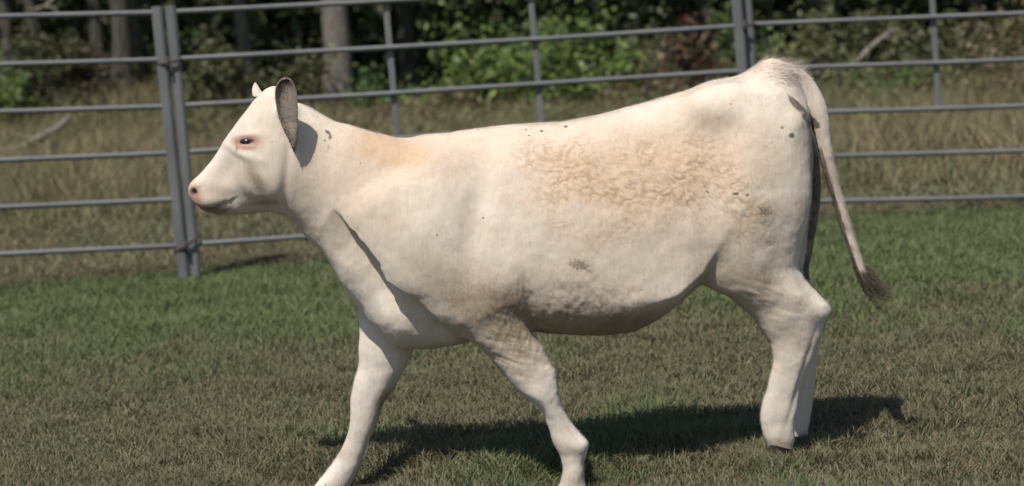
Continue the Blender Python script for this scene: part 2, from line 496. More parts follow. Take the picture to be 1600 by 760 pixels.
def clump_cloud(n, rx, ry, rz, base, nclump, spread):
    """points gathered in uneven clumps through an ellipsoid shell"""
    c = rng.normal(size=(nclump, 3)); c /= np.linalg.norm(c, axis=1)[:, None]
    c *= rng.uniform(0.35, 1.0, (nclump, 1)); c[:, 2] = np.abs(c[:, 2]) * 0.9 + rng.uniform(-0.45, 0.1, nclump)
    wts = rng.uniform(0.3, 1.6, nclump); k = rng.choice(nclump, n, p=wts / wts.sum())
    off = rng.normal(size=(n, 3)) * spread * rng.uniform(0.6, 1.4, nclump)[k][:, None]
    P = (c[k] + off) * np.array([rx, ry, rz]) + np.array([0, 0, base])
    return P, k, c

def make_bush(name, label, px, base_y, Y, rx, rz, pal, nleaf, lsize, group='shrubs along the wood edge', tone=1.0):
    p = unp(px, base_y, Y); x = p[0]; z0 = float(ground_z(x, Y))
    root = empty(name, (x, Y, z0)); tag(root, label, 'shrub', group)
    ncl = int(16 + rx * 16)
    P, k, c = clump_cloud(nleaf, rx, rx * 0.7, rz, rz * 0.45, ncl, 0.17)
    ok = P[:, 2] > 0.02; P, k = P[ok], k[ok]; n = len(P)
    N = rng.normal(size=(n, 3)) * 0.8 + np.array([-0.25, -0.45, 0.75]); N /= np.linalg.norm(N, axis=1)[:, None]
    ct = rng.integers(0, len(pal), ncl)[k]
    colr = np.where((rng.uniform(0, 1, n) < 0.6)[:, None], pal[ct], pal[rng.integers(0, len(pal), n)]) * rng.uniform(0.7, 1.25, (n, 1)) * tone
    A = Acc(); V, f, s, C = leaves(P, N, rng.uniform(0.6, 1.4, n) * lsize, colr); A.add(V, f, s); A.C.append(C)
    fo = link('foliage', A.mesh('foliage', False), M_leaf, root); fo['kind'] = 'stuff'
    S = Acc()
    for j in range(9):
        q = c[rng.integers(0, ncl)] * np.array([rx, rx * 0.7, rz]) + np.array([0, 0, rz * 0.45])
        b0 = np.array([rng.uniform(-.12, .12) * rx, rng.uniform(-.1, .1), -0.05])
        m = (b0 + q) / 2 + rng.normal(size=3) * 0.06; m[2] = max(m[2], 0.05)
        if q[2] < 0.15: q[2] = 0.2
        S.add(*tube([b0, m, q], [0.022, 0.014, 0.005], 6))
    link('stem', S.mesh('stem'), M_bark_dark, root)
    return root

def make_tree(name, label, px, py, Y, r0, h, pal, nleaf, mat, lean=(0, 0), group='trees of the wood', crown_lo=2.6, crown_r=2.2):
    p = unp(px, py, Y); x = p[0]; z0 = float(ground_z(x, Y))
    root = empty(name, (x, Y, z0)); tag(root, label, 'tree', group)
    pts = []; rad = []
    for k in range(9):
        t = k / 8
        pts.append([lean[0] * t * h + 0.05 * math.sin(t * 5 + px), lean[1] * t * h + 0.04 * math.cos(t * 4 + px), -0.15 + t * (h + 0.15)])
        rad.append(r0 * (1.28 - 0.28 * min(1, t * 12)) * (1 - 0.78 * t))
    pts.insert(1, [0.005, 0, 0.12]); rad.insert(1, r0 * 1.12); pts.insert(2, [0.01, 0.005, 0.45]); rad.insert(2, r0 * 1.02)
    S = Acc(); S.add(*tube(pts, rad, 16))
    for j in range(5):     # roots flaring from the foot
        a = j * 1.26 + 0.3
        S.add(*tube([[0.5 * r0 * math.cos(a), 0.5 * r0 * math.sin(a), 0.22], [1.15 * r0 * math.cos(a), 1.15 * r0 * math.sin(a), 0.05], [1.9 * r0 * math.cos(a), 1.9 * r0 * math.sin(a), -0.07]], [r0 * 0.4, r0 * 0.3, r0 * 0.12], 8))
    link('trunk', S.mesh('trunk'), mat, root)
    L = Acc(); tips = []
    for j in range(8):
        t = 0.42 + 0.5 * j / 8; i = int(t * 8); b0 = np.array(pts[min(i + 2, len(pts) - 1)]); a = rng.uniform(0, 6.28)
        q = b0 + np.array([math.cos(a), math.sin(a), 0.55]) * crown_r * rng.uniform(0.5, 0.9)
        L.add(*tube([b0, (b0 + q) / 2 + [0, 0, 0.15], q], [r0 * 0.34, r0 * 0.22, r0 * 0.07], 7)); tips.append(q)
    link('limb', L.mesh('limb'), mat, root)
    P, k, c = clump_cloud(nleaf, crown_r, crown_r, (h - crown_lo) * 0.62, crown_lo + (h - crown_lo) * 0.45, 40, 0.16)
    P[:, :2] += np.array(lean) * h * 0.7
    n = len(P); N = rng.normal(size=(n, 3)) * 0.7 + [0, 0, 0.8]; N /= np.linalg.norm(N, axis=1)[:, None]
    colr = pal[rng.integers(0, len(pal), n)] * rng.uniform(0.7, 1.25, (n, 1))
    A = Acc(); V, f, s, C = leaves(P, N, rng.uniform(0.16, 0.32, n), colr); A.add(V, f, s); A.C.append(C)
    fo = link('crown', A.mesh('crown', False), M_leaf, root); fo['kind'] = 'stuff'
    return root

def build_wood():
    T = make_tree
    T('broadleaf_tree', 'thick grey trunk standing behind the fence above the calf\'s neck', 528, 150, 25.0, 0.20, 8.0, P_MID, 1900, M_bark, (-0.004, 0.0))
    T('broadleaf_tree', 'grey trunk on the mound left of the joined fence posts', 196, 188, 25.6, 0.14, 7.5, P_MID, 1900, M_bark_dark, (0.01, 0.0))
    T('broadleaf_tree', 'slim trunk close beside the mound tree, left of the fence posts', 168, 186, 26.2, 0.10, 6.5, P_OLIVE, 1500, M_bark_dark, (-0.02, 0.0))
    T('broadleaf_tree', 'slender dark trunk at the right end of the mound', 222, 190, 27.0, 0.09, 6.5, P_MID, 1500, M_bark_dark, (0.015, 0.0))
    T('broadleaf_tree', 'pale trunk at the far left edge of the picture', 18, 170, 26.5, 0.11, 7.2, P_OLIVE, 1700, M_bark_dark, (0.012, 0.0))
    T('broadleaf_tree', 'dim trunk left of the mound, behind the top rails', 62, 178, 30.0, 0.13, 7.6, P_DARK, 1700, M_bark_dark, (0.0, 0.0))
    T('broadleaf_tree', 'pale slim trunk right above the calf\'s poll', 392, 150, 29.0, 0.12, 7.4, P_MID, 1700, M_bark, (-0.02, 0.0))
    T('broadleaf_tree', 'shaded trunk to the right of the thick grey trunk', 640, 140, 32.0, 0.17, 8.4, P_DARK, 1900, M_bark_dark, (0.01, 0.0))
    T('broadleaf_tree', 'shaded trunk deep behind the yellow green shrub', 880, 120, 33.0, 0.18, 8.4, P_DARK, 1900, M_bark_dark, (0.0, 0.0))
    T('broadleaf_tree', 'shaded trunk deep behind the red shrub', 1100, 110, 33.5, 0.18, 8.4, P_DARK, 1900, M_bark_dark, (0.0, 0.0))
    T('broadleaf_tree', 'shaded trunk deep behind the right fence panel\'s post', 1290, 100, 32.0, 0.16, 8.0, P_DARK, 1900, M_bark_dark, (0.0, 0.0))
    T('broadleaf_tree', 'shaded trunk deep behind the shrubs at the right edge', 1530, 90, 32.5, 0.17, 8.0, P_DARK, 1900, M_bark_dark, (0.0, 0.0))
    B = make_bush
    B('leafy_shrub', 'bright yellow green broad leaved shrub between the two thin stays', 745, 128, 23.0, 0.80, 0.95, P_YG, 1700, 0.105, tone=0.82)
    B('leafy_shrub', 'yellow green shrub right of the second stay, above the calf\'s back', 925, 118, 23.2, 0.72, 0.92, P_YG, 1500, 0.10, tone=0.78)
    B('leafy_shrub', 'brown tinged low shrub under the yellow green leaves, right of the first stay', 690, 140, 22.4, 0.62, 0.42, P_BROWN, 1100, 0.08)
    B('leafy_shrub', 'low brownish shrub below the red shrub', 1010, 118, 22.6, 0.55, 0.45, P_BROWN, 900, 0.08)
    B('red_shrub', 'dark red autumn shrub left of the double posts above the rump', 1068, 108, 23.0, 0.52, 1.0, np.concatenate([P_RED, P_RED * 0.8, P_OLIVE * 0.8]), 950, 0.085, tone=0.75)
    B('leafy_shrub', 'green shrub directly behind the double fence posts', 1165, 104, 23.6, 0.55, 0.95, P_MID, 1100, 0.09)
    B('leafy_shrub', 'olive green shrub just right of the double fence posts', 1265, 100, 23.0, 0.72, 0.85, P_OLIVE, 1500, 0.085)
    B('leafy_shrub', 'olive shrub with the leaning dead branch, left of the right stay', 1385, 96, 23.4, 0.70, 0.85, P_OLIVE, 1500, 0.085, tone=0.95)
    B('leafy_shrub', 'olive shrub behind the right stay', 1480, 92, 23.0, 0.65, 0.75, P_OLIVE, 1400, 0.08, tone=0.85)
    B('leafy_shrub', 'brown green shrub at the right edge of the picture', 1590, 88, 22.6, 0.70, 0.80, P_BROWN, 1500, 0.08)
    B('leafy_shrub', 'dark green shrub left of the thick grey trunk', 455, 150, 24.5, 0.60, 0.75, P_OLIVE, 1300, 0.085, tone=0.8)
    B('leafy_shrub', 'dark shrub just right of the joined fence posts', 335, 160, 24.0, 0.62, 0.80, P_OLIVE, 1200, 0.085, tone=0.7)
    B('leafy_shrub', 'low olive shrub between the calf\'s head and the left posts', 370, 172, 23.0, 0.62, 0.45, P_OLIVE, 1000, 0.07, tone=0.8)
    B('leafy_shrub', 'green shrub between the thick trunk and the first stay', 590, 144, 24.0, 0.50, 0.55, P_MID, 900, 0.085)
    B('leafy_shrub', 'small bright yellow green shrub at the left edge of the picture', 12, 182, 24.0, 0.42, 0.62, P_YG, 800, 0.09, tone=0.8)
    B('leafy_shrub', 'dark low shrub between the left edge trunk and the mound', 95, 182, 25.0, 0.55, 0.5, P_DARK, 900, 0.08, tone=1.2)
    B('leafy_shrub', 'dim shrub left of the joined posts, right of the mound', 238, 180, 26.0, 0.5, 0.62, P_OLIVE, 900, 0.08, tone=0.7)
    B('leafy_shrub', 'dull olive shrub in front of the trunks at the upper left', 70, 180, 24.6, 0.65, 0.85, P_OLIVE, 1400, 0.085, tone=0.6)
    B('leafy_shrub', 'brownish shrub partly hiding the mound trunks', 140, 184, 25.0, 0.5, 0.7, P_BROWN, 1100, 0.08, tone=0.6)
    B('leafy_shrub', 'muted green shrub behind the second thin stay', 838, 122, 24.2, 0.6, 0.95, P_MID, 1200, 0.09, tone=0.9)
    B('leafy_shrub', 'muted green shrub between the yellow green leaves and the red shrub', 1000, 116, 24.0, 0.5, 0.95, P_OLIVE, 1000, 0.085, tone=0.75)
    W = [('tall weed clump just right of the calf\'s tail head', 1335, 22.0, P_OLIVE, .5, .5), ('green weed clump under the leaning dead branch', 1400, 21.3, P_MID, .45, .42), ('green brown weed clump below the right stay', 1475, 21.0, P_OLIVE, .5, .45), ('reddish brown weed clump at the right edge below the third rail', 1570, 20.5, P_BROWN, .5, .5),
         ('olive weed clump above the calf\'s shoulder', 700, 21.0, P_OLIVE, .5, .3), ('olive weed clump above the middle of the calf\'s back', 850, 21.0, P_OLIVE, .55, .32), ('brownish weed clump beside the calf\'s crest', 560, 21.5, P_BROWN, .5, .35), ('green weed clump right of the joined posts', 320, 21.5, P_OLIVE, .45, .4), ('yellowish weed clump on the mound', 165, 23.6, P_OLIVE, .6, .3), ('low green weed clump above the calf\'s loin', 1000, 20.8, P_MID, .5, .3)]
    for (lab, wx, wy, wp, wr_, wz) in W:
        B('weed_clump', lab, wx, 200, wy, wr_, wz, wp, 700, 0.06, 'weeds at the wood edge')
    # dead wood lying about
    def branch(label, pts, rad, twigs=()):
        P = [unp(*q) for q in pts]; base = P[0].copy(); root = empty('fallen_branch', tuple(base)); tag(root, label, 'branch', 'dead branches')
        A = Acc(); A.add(*tube([p - base for p in P], rad, 9)); link('limb', A.mesh('limb'), M_deadwood, root)
        for tw in twigs:
            A = Acc(); A.add(*tube([unp(*q) - base for q in tw], [rad[-1] * 0.8, rad[-1] * 0.5, rad[-1] * 0.25][:len(tw)], 6)); link('twig', A.mesh('twig'), M_deadwood, root)
    branch('bleached crooked branch reaching down to the left edge from the mound', [(108, 184, 22.6), (92, 200, 22.4), (60, 216, 22.2), (28, 232, 22.0), (-40, 240, 22.0)], [0.045, 0.05, 0.042, 0.035, 0.03], [[(60, 216, 22.2), (40, 214, 22.4), (18, 206, 22.6)]])
    branch('pale straight log lying behind the left fence panel', [(64, 181, 24.2), (30, 184, 24.2), (-6, 190, 24.0), (-60, 196, 24.0)], [0.04, 0.05, 0.055, 0.055])
    branch('grey dead branch leaning out of the olive shrub on the right', [(1338, 100, 22.3), (1356, 78, 22.3), (1376, 60, 22.4), (1400, 46, 22.6)], [0.035, 0.032, 0.026, 0.018], [[(1376, 60, 22.4), (1392, 60, 22.2), (1412, 52, 22.2)]])
    branch('bleached dead twigs hanging at the top left behind the fence', [(46, 18, 25.0), (70, 10, 25.0), (96, -14, 25.2)], [0.012, 0.02, 0.03], [[(70, 10, 25.0), (84, 12, 24.8), (92, 22, 24.7)]])
    # deep wood: one far mass of trunks and leaves
    A = Acc()
    n = 52000
    x = rng.uniform(-18, 18, n); y = 31 + 13 * rng.uniform(0, 1, n); z = 5.5 * rng.uniform(0, 1, n) ** 1.3
    Pp = np.stack([x, y, z], 1); kk = vnoise(Pp, 0.8, 77, 2); Pp = Pp[kk > 0.30]; n = len(Pp)
    N = rng.normal(size=(n, 3)) * 0.8 + [-0.2, -0.4, 0.6]; N /= np.linalg.norm(N, axis=1)[:, None]
    pal = np.concatenate([P_DARK, P_MID[:1], P_OLIVE[:1] * 0.7])
    Pp[:, 2] += ground_z(Pp[:, 0], np.minimum(Pp[:, 1], 40))
    V, f, s, C = leaves(Pp, N, rng.uniform(0.18, 0.40, n), pal[rng.integers(0, len(pal), n)] * rng.uniform(0.6, 1.2, (n, 1)))
    A.add(V, f, s); A.C.append(C)
    for j in range(60):
        tx = rng.uniform(-18, 18); ty = rng.uniform(35, 43); r = rng.uniform(0.06, 0.2); h = rng.uniform(6, 9)
        A.add(*tube([[tx, ty, 0], [tx + rng.uniform(-.2, .2), ty, h * .5], [tx + rng.uniform(-.5, .5), ty, h]], [r, r * .8, r * .3], 7), col=(0.06, 0.052, 0.042))
    # canopy of the deep wood
    n = 16000
    x = rng.uniform(-20, 20, n); y = rng.uniform(28, 44, n); z = rng.uniform(5.5, 9, n)
    Pp = np.stack([x, y, z], 1); N = rng.normal(size=(n, 3)) * 0.5 + [0, 0, 1]; N /= np.linalg.norm(N, axis=1)[:, None]
    V, f, s, C = leaves(Pp, N, rng.uniform(0.3, 0.6, n), pal[rng.integers(0, len(pal), n)] * rng.uniform(0.8, 1.4, (n, 1)), 0.8)
    A.add(V, f, s); A.C.append(C)
    o = link('deep_woodland', A.mesh('deep_woodland', False), M_leaf)
    tag(o, 'dark deep woodland mass behind the shrubs', 'woodland', kind='stuff')
build_wood()

# ------------------------------------------------------------------ calf
PXM = FPX / D
def K(s):
    """'x,y x,y ...' -> array of pixel points"""
    return np.array([[float(v) for v in t.split(',')] for t in s.split()])

def spl(xs, ys, q):
    """monotone-ish cubic through points (Catmull-Rom in non-uniform t), clamped ends"""
    xs = np.asarray(xs, float); ys = np.asarray(ys, float)
    o = np.argsort(xs, kind='stable'); xs = xs[o]; ys = ys[o]
    h = np.diff(xs); dl = np.diff(ys) / np.maximum(h, 1e-9)
    m = np.empty_like(ys); m[0] = dl[0]; m[-1] = dl[-1]
    m[1:-1] = np.where(dl[:-1] * dl[1:] > 0, 2 * dl[:-1] * dl[1:] / (dl[:-1] + dl[1:] + 1e-12), 0.0)
    qq = np.clip(q, xs[0], xs[-1]); i = np.clip(np.searchsorted(xs, qq) - 1, 0, len(xs) - 2)
    t = (qq - xs[i]) / np.maximum(h[i], 1e-9)
    return ((2 * t ** 3 - 3 * t ** 2 + 1) * ys[i] + (t ** 3 - 2 * t ** 2 + t) * h[i] * m[i] + (-2 * t ** 3 + 3 * t ** 2) * ys[i + 1] + (t ** 3 - t ** 2) * h[i] * m[i + 1])

class Loft:
    """body volume between two traced outlines, running along a straight axis in the side view.
    Outlines are world (x,z) points at depth y0; w = half thickness, yc = centre depth, along the axis."""
    def __init__(s, a, b, edgeA, edgeB, w, yc, depth=0.0, n=2.0, mid=0.5, cap=0.02, k=0.03, nB=None):
        W = lambda p: unp(p[0], p[1], D + depth)[[0, 2]]
        a2, b2 = W(a), W(b); s.o = a2; s.t = (b2 - a2) / np.linalg.norm(b2 - a2); s.u = np.array([-s.t[1], s.t[0]])
        s.L = np.linalg.norm(b2 - a2)
        def tr(E):
            q = np.array([W(e) for e in E]) - s.o; return q @ s.t, q @ s.u
        s.A = tr(edgeA); s.B = tr(edgeB)
        f = lambda tab: (np.array([t * s.L for t, _ in tab]), np.array([v for _, v in tab]))
        s.w = f(w); s.yc = f(yc) if isinstance(yc, list) else ([0, 1], [yc, yc])
        s.n = n; s.nB = f(nB) if isinstance(nB, list) else ([0, 1], [nB or n, nB or n]); s.mid = mid if isinstance(mid, list) else [(0, mid), (1, mid)]; s.mid = f(s.mid); s.cap = cap; s.k = k
        s.t0 = max(s.A[0].min(), s.B[0].min()); s.t1 = min(s.A[0].max(), s.B[0].max())
        s.t0 = max(s.t0, 0) if s.t0 < 0 else s.t0; s.t1 = min(s.t1, s.L)
    def __call__(s, P):
        q0 = P[:, 0] - s.o[0]; q1 = P[:, 2] - s.o[1]
        t = q0 * s.t[0] + q1 * s.t[1]; v = q0 * s.u[0] + q1 * s.u[1]
        g = np.linspace(s.t0, s.t1, 240); tc = np.clip(t, s.t0, s.t1)
        ix = (tc - s.t0) / (s.t1 - s.t0) * 239
        def ev(tab, curve=True):
            vals = spl(tab[0], tab[1], g) if curve and len(tab[0]) > 2 else np.interp(g, tab[0], tab[1])
            i = np.clip(ix.astype(int), 0, 238); fr = ix - i
            return vals[i] * (1 - fr) + vals[i + 1] * fr
        A = ev(s.A); B = ev(s.B); w = ev(s.w); yc = ev(s.yc); md = ev(s.mid, False); nB = ev(s.nB, False)
        c = A + (B - A) * md
        dv = (v - c); sgn = np.sign(A - c)
        onA = dv * sgn > 0
        h = np.where(onA, np.abs(A - c), np.abs(B - c)) + 1e-4
        ee = np.where(onA, s.n, nB)
        yy = np.abs(P[:, 1] - D - yc) / np.maximum(w, 1e-3); vv = np.abs(dv) / h
        gg = (yy ** ee + vv ** ee) ** (1 / ee) + 1e-6
        r = np.sqrt((yy * w) ** 2 + dv ** 2)
        d = np.where(gg > 0.05, r * (1 - 1 / gg), -np.minimum(w, h))
        d = np.maximum(d, -np.minimum(w, h))
        e = np.maximum(s.t0 - t, t - s.t1)
        # rounded cap
        kk = s.cap
        hh = np.clip(0.5 - 0.5 * (d - e) / kk, 0, 1)
        return d + (e - d) * hh + kk * hh * (1 - hh)

def smin(a, b, k):
    h = np.clip(0.5 + 0.5 * (b - a) / k, 0, 1)
    return b + (a - b) * h - k * h * (1 - h)

def ellip(c, r, R=None):
    c = np.asarray(c, float); r = np.asarray(r, float)
    def f(P):
        q = P - c
        if R is not None: q = q @ R
        k0 = np.linalg.norm(q / r, axis=1); k1 = np.linalg.norm(q / (r * r), axis=1) + 1e-9
        return k0 * (k0 - 1) / k1
    return f

def chain(pts, rad, flat=1.0):
    """tapered capsule chain (world points)"""
    pts = [np.asarray(p, float) for p in pts]
    def f(P):
        out = None
        for i in range(len(pts) - 1):
            a, b = pts[i], pts[i + 1]; ab = b - a
            h = np.clip(((P - a) @ ab) / (ab @ ab), 0, 1)
            d = np.linalg.norm(P - a - h[:, None] * ab, axis=1) - (rad[i] + (rad[i + 1] - rad[i]) * h)
            out = d if out is None else np.minimum(out, d)
        return out
    return f

torso_top = K('432,178 450,165 470,163 485,168 500,177 530,190 560,199 600,209 632,215 660,211 700,206 760,199 820,193 860,191 900,186 940,178 990,166 1030,156 1070,142 1110,127 1152,118 1187,103 1213,98 1232,108 1248,130 1260,165 1268,215')
torso_bot = K('432,300 445,322 461,345 476,369 502,394 522,427 540,457 564,484 585,509 609,533 634,545 667,546 706,540 740,531 780,521 830,515 880,518 940,519 980,518 1010,508 1040,490 1070,466 1098,443 1140,430 1190,420 1225,395 1250,350 1262,300 1268,255')
AX = lambda x: (x - 432) / (1268 - 432)
torso = Loft((432, 240), (1268, 240), torso_top, torso_bot,
    [(AX(432), .07), (AX(480), .085), (AX(540), .105), (AX(600), .13), (AX(660), .155), (AX(740), .185), (AX(820), .21), (AX(900), .232), (AX(980), .24), (AX(1050), .232), (AX(1110), .20), (AX(1170), .178), (AX(1220), .15), (AX(1250), .11), (AX(1268), .06)],
    0.0, n=2.15, mid=[(0, .5), (AX(600), .5), (AX(700), .58), (AX(800), .62), (AX(900), .66), (AX(980), .80), (AX(1050), .88), (AX(1090), .88), (AX(1130), .7), (AX(1170), .45), (1, .4)], k=0.03, nB=[(0, 2.1), (AX(560), 2.0), (AX(680), 2.2), (AX(780), 2.7), (AX(930), 2.6), (AX(1000), 1.6), (AX(1080), 1.2), (AX(1130), 1.5), (1, 2.0)], cap=0.03)
head = Loft((296, 306), (482, 207),
    K('295,303 294.5,297 296,290 300,283 315,269 333,248 345,230 358,209 373,188 388,169 397,157 409,145 415,139 424,135 434,136 446,141 460,150 474,162'),
    K('296,306 297,312 302,319 313,327 326,333 345,337 366,336 385,335 406,332 424,331 444,337 470,345 510,350 560,345 600,330'),
    [(0, .034), (.03, .054), (.10, .064), (.2, .0625), (.32, .060), (.44, .068), (.55, .086), (.66, .098), (.80, .096), (.9, .085), (1, .07)],
    0.0, n=2.9, mid=[(0, .5), (.3, .5), (.5, .45), (.8, .45), (1, .5)], cap=0.02, k=0.035, nB=2.5)
shoulder_n = Loft((600, 225), (800, 540), K('575,245 556,290 552,330 568,365 592,402 615,440 655,470 690,500 722,523'), K('700,225 760,290 800,360 822,430 830,480 838,520'),
    [(0, .045), (.25, .085), (.5, .095), (.75, .085), (1, .06)], [(0, -.075), (.4, -.105), (.8, -.125), (1, -.125)], depth=-.08, n=2.1, cap=0.05, k=0.035)
shoulder_f = Loft((600, 225), (760, 540), K('570,245 548,300 540,345 560,380 570,420 575,460 572,500'), K('700,225 750,290 770,360 770,430 740,480 690,520 660,540'),
    [(0, .045), (.25, .085), (.5, .095), (.75, .085), (1, .06)], [(0, .075), (.4, .10), (1, .105)], depth=.08, n=2.1, cap=0.05, k=0.04)
fore_n = Loft((800, 430), (800, 785), K('695,440 706,490 716,513 729,529 755,550 784,583 809,609 832,626 846,641 854,663 864,693 876,716 879,735 876,752 868,772 864,785'), K('812,440 824,490 833,520 849,545 855,562 869,585 873,610 878,632 886,648 906,676 920,695 918,708 913,724 912,745 916,765 920,785'),
    [(0, .06), (.18, .07), (.3, .062), (.45, .050), (.58, .042), (.66, .034), (.74, .040), (.8, .034), (.9, .04), (1, .044)], [(0, -.12), (.5, -.13), (1, -.125)], depth=-.13, n=2.1, cap=0.015, k=0.03)
fore_f = Loft((600, 460), (600, 800), K('556,460 560,500 561,520 560,545 559,568 550,602 546,630 546,655 543,672 533,700 508,738 496,752 482,770 470,800'), K('690,460 668,510 648,542 638,562 630,580 617,605 602,628 590,660 576,692 560,731 549,757 540,778 530,800'),
    [(0, .06), (.2, .065), (.35, .055), (.5, .045), (.6, .040), (.7, .034), (.8, .037), (.9, .038), (1, .04)], [(0, .125), (1, .105)], depth=.11, n=2.1, cap=0.015, k=0.03)
hind_n = Loft((1200, 150), (1200, 735), K('1160,150 1128,230 1102,330 1088,400 1090,424 1104,446 1138,465 1173,493 1190,516 1204,539 1208,561 1201,595 1191,630 1188,655 1192,678 1199,694 1203,716'), K('1238,150 1258,200 1267,260 1268,300 1262,340 1250,390 1246,414 1258,436 1282,462 1297,478 1299,487 1290,503 1281,530 1273,552 1256,595 1246,639 1242,670 1243,684 1239,698 1240,716'),
    [(0, .05), (.12, .085), (.28, .10), (.42, .092), (.5, .076), (.56, .062), (.62, .050), (.7, .040), (.8, .034), (.88, .040), (.93, .036), (1, .044)], [(0, -.09), (.3, -.115), (.55, -.115), (1, -.105)], depth=-.11, n=2.15, cap=0.02, k=0.03)
hind_f = Loft((1200, 150), (1200, 735), K('1160,150 1128,230 1110,330 1098,420 1112,446 1145,465 1180,493 1204,520 1220,545 1226,570 1222,600 1214,640 1212,670 1216,700 1215,716'), K('1240,150 1266,200 1280,260 1282,300 1276,350 1269,395 1264,425 1268,445 1280,466 1290,484 1286,505 1280,545 1275,575 1269,630 1262,680 1258,704 1257,716'),
    [(0, .05), (.12, .085), (.28, .10), (.42, .09), (.5, .075), (.56, .06), (.62, .048), (.7, .038), (.8, .033), (.88, .038), (1, .042)], [(0, .09), (.3, .115), (1, .10)], depth=.11, n=2.15, cap=0.02, k=0.03)
# tail from the croup, over the cleft and down
tail_px = [(1205, 112, -.005, .040), (1240, 126, -.008, .040), (1265, 152, -.012, .036), (1280, 185, -.018, .030), (1287, 220, -.02, .0235), (1295, 260, -.02, .021), (1306, 300, -.02, .0165), (1319, 345, -.02, .0160), (1333, 390, -.02, .0165), (1345, 425, -.02, .0140), (1354, 450, -.02, .008)]
_tt = np.array([(*unp(x, y, D + dy), r) for x, y, dy, r in tail_px]); _u = np.linspace(0, len(tail_px) - 1, 30)
_tt = np.stack([spl(np.arange(len(tail_px)), _tt[:, i], _u) for i in range(4)], 1)
tail = chain([t[:3] for t in _tt], [t[3] for t in _tt])
Wp = lambda x, y, dy: unp(x, y, D + dy)

def boxed(f, pts, pad):
    """evaluate a volume only near it"""
    pts = np.array([unp(x, y, D) for x, y in pts]); lo = pts.min(0) - pad; hi = pts.max(0) + pad
    def g(P):
        m = (P[:, 0] > lo[0]) & (P[:, 0] < hi[0]) & (P[:, 2] > lo[2]) & (P[:, 2] < hi[2])
        out = np.full(len(P), 0.11); out[m] = f(P[m]); return out
    return g
head = boxed(head, [(295, 130), (620, 350)], 0.1)
shoulder_n = boxed(shoulder_n, [(530, 220), (840, 545)], 0.12); shoulder_f = boxed(shoulder_f, [(530, 220), (790, 545)], 0.12)
fore_n = boxed(fore_n, [(690, 430), (925, 790)], 0.1); fore_f = boxed(fore_f, [(465, 450), (695, 805)], 0.1)
hind_n = boxed(hind_n, [(1085, 145), (1300, 740)], 0.12); hind_f = boxed(hind_f, [(1095, 145), (1295, 740)], 0.12)
tail = boxed(tail, [(1200, 105), (1360, 450)], 0.08)
earroot = boxed(chain([Wp(445, 172, -.06), Wp(447, 170, -.105)], [.030, .018]), [(445, 170)], 0.12)
hook = boxed(ellip(Wp(1122, 168, -.105), (.08, .045, .05)), [(1118, 165)], 0.2)
brow = boxed(lambda P: np.minimum(ellip(Wp(384, 207, -.066), (.040, .018, .016))(P), ellip(Wp(384, 207, .066), (.040, .018, .016))(P)), [(384, 207)], 0.12)
cheek = boxed(ellip(Wp(412, 268, -.075), (.06, .028, .075)), [(412, 268)], 0.18)
def calf_field(P):
    f = torso(P)
    f = smin(f, head(P), 0.035)
    f = smin(f, shoulder_n(P), 0.045)
    f = smin(f, shoulder_f(P), 0.03)
    f = smin(f, fore_n(P), 0.022)
    f = smin(f, fore_f(P), 0.008)
    f = smin(f, hind_n(P), 0.055)
    f = smin(f, hind_f(P), 0.03)
    f = smin(f, tail(P), 0.014)
    # hook bone, brow, cheek
    f = smin(f, earroot(P), 0.02)
    f = smin(f, hook(P), 0.09)
    f = smin(f, cheek(P), 0.07)
    return f

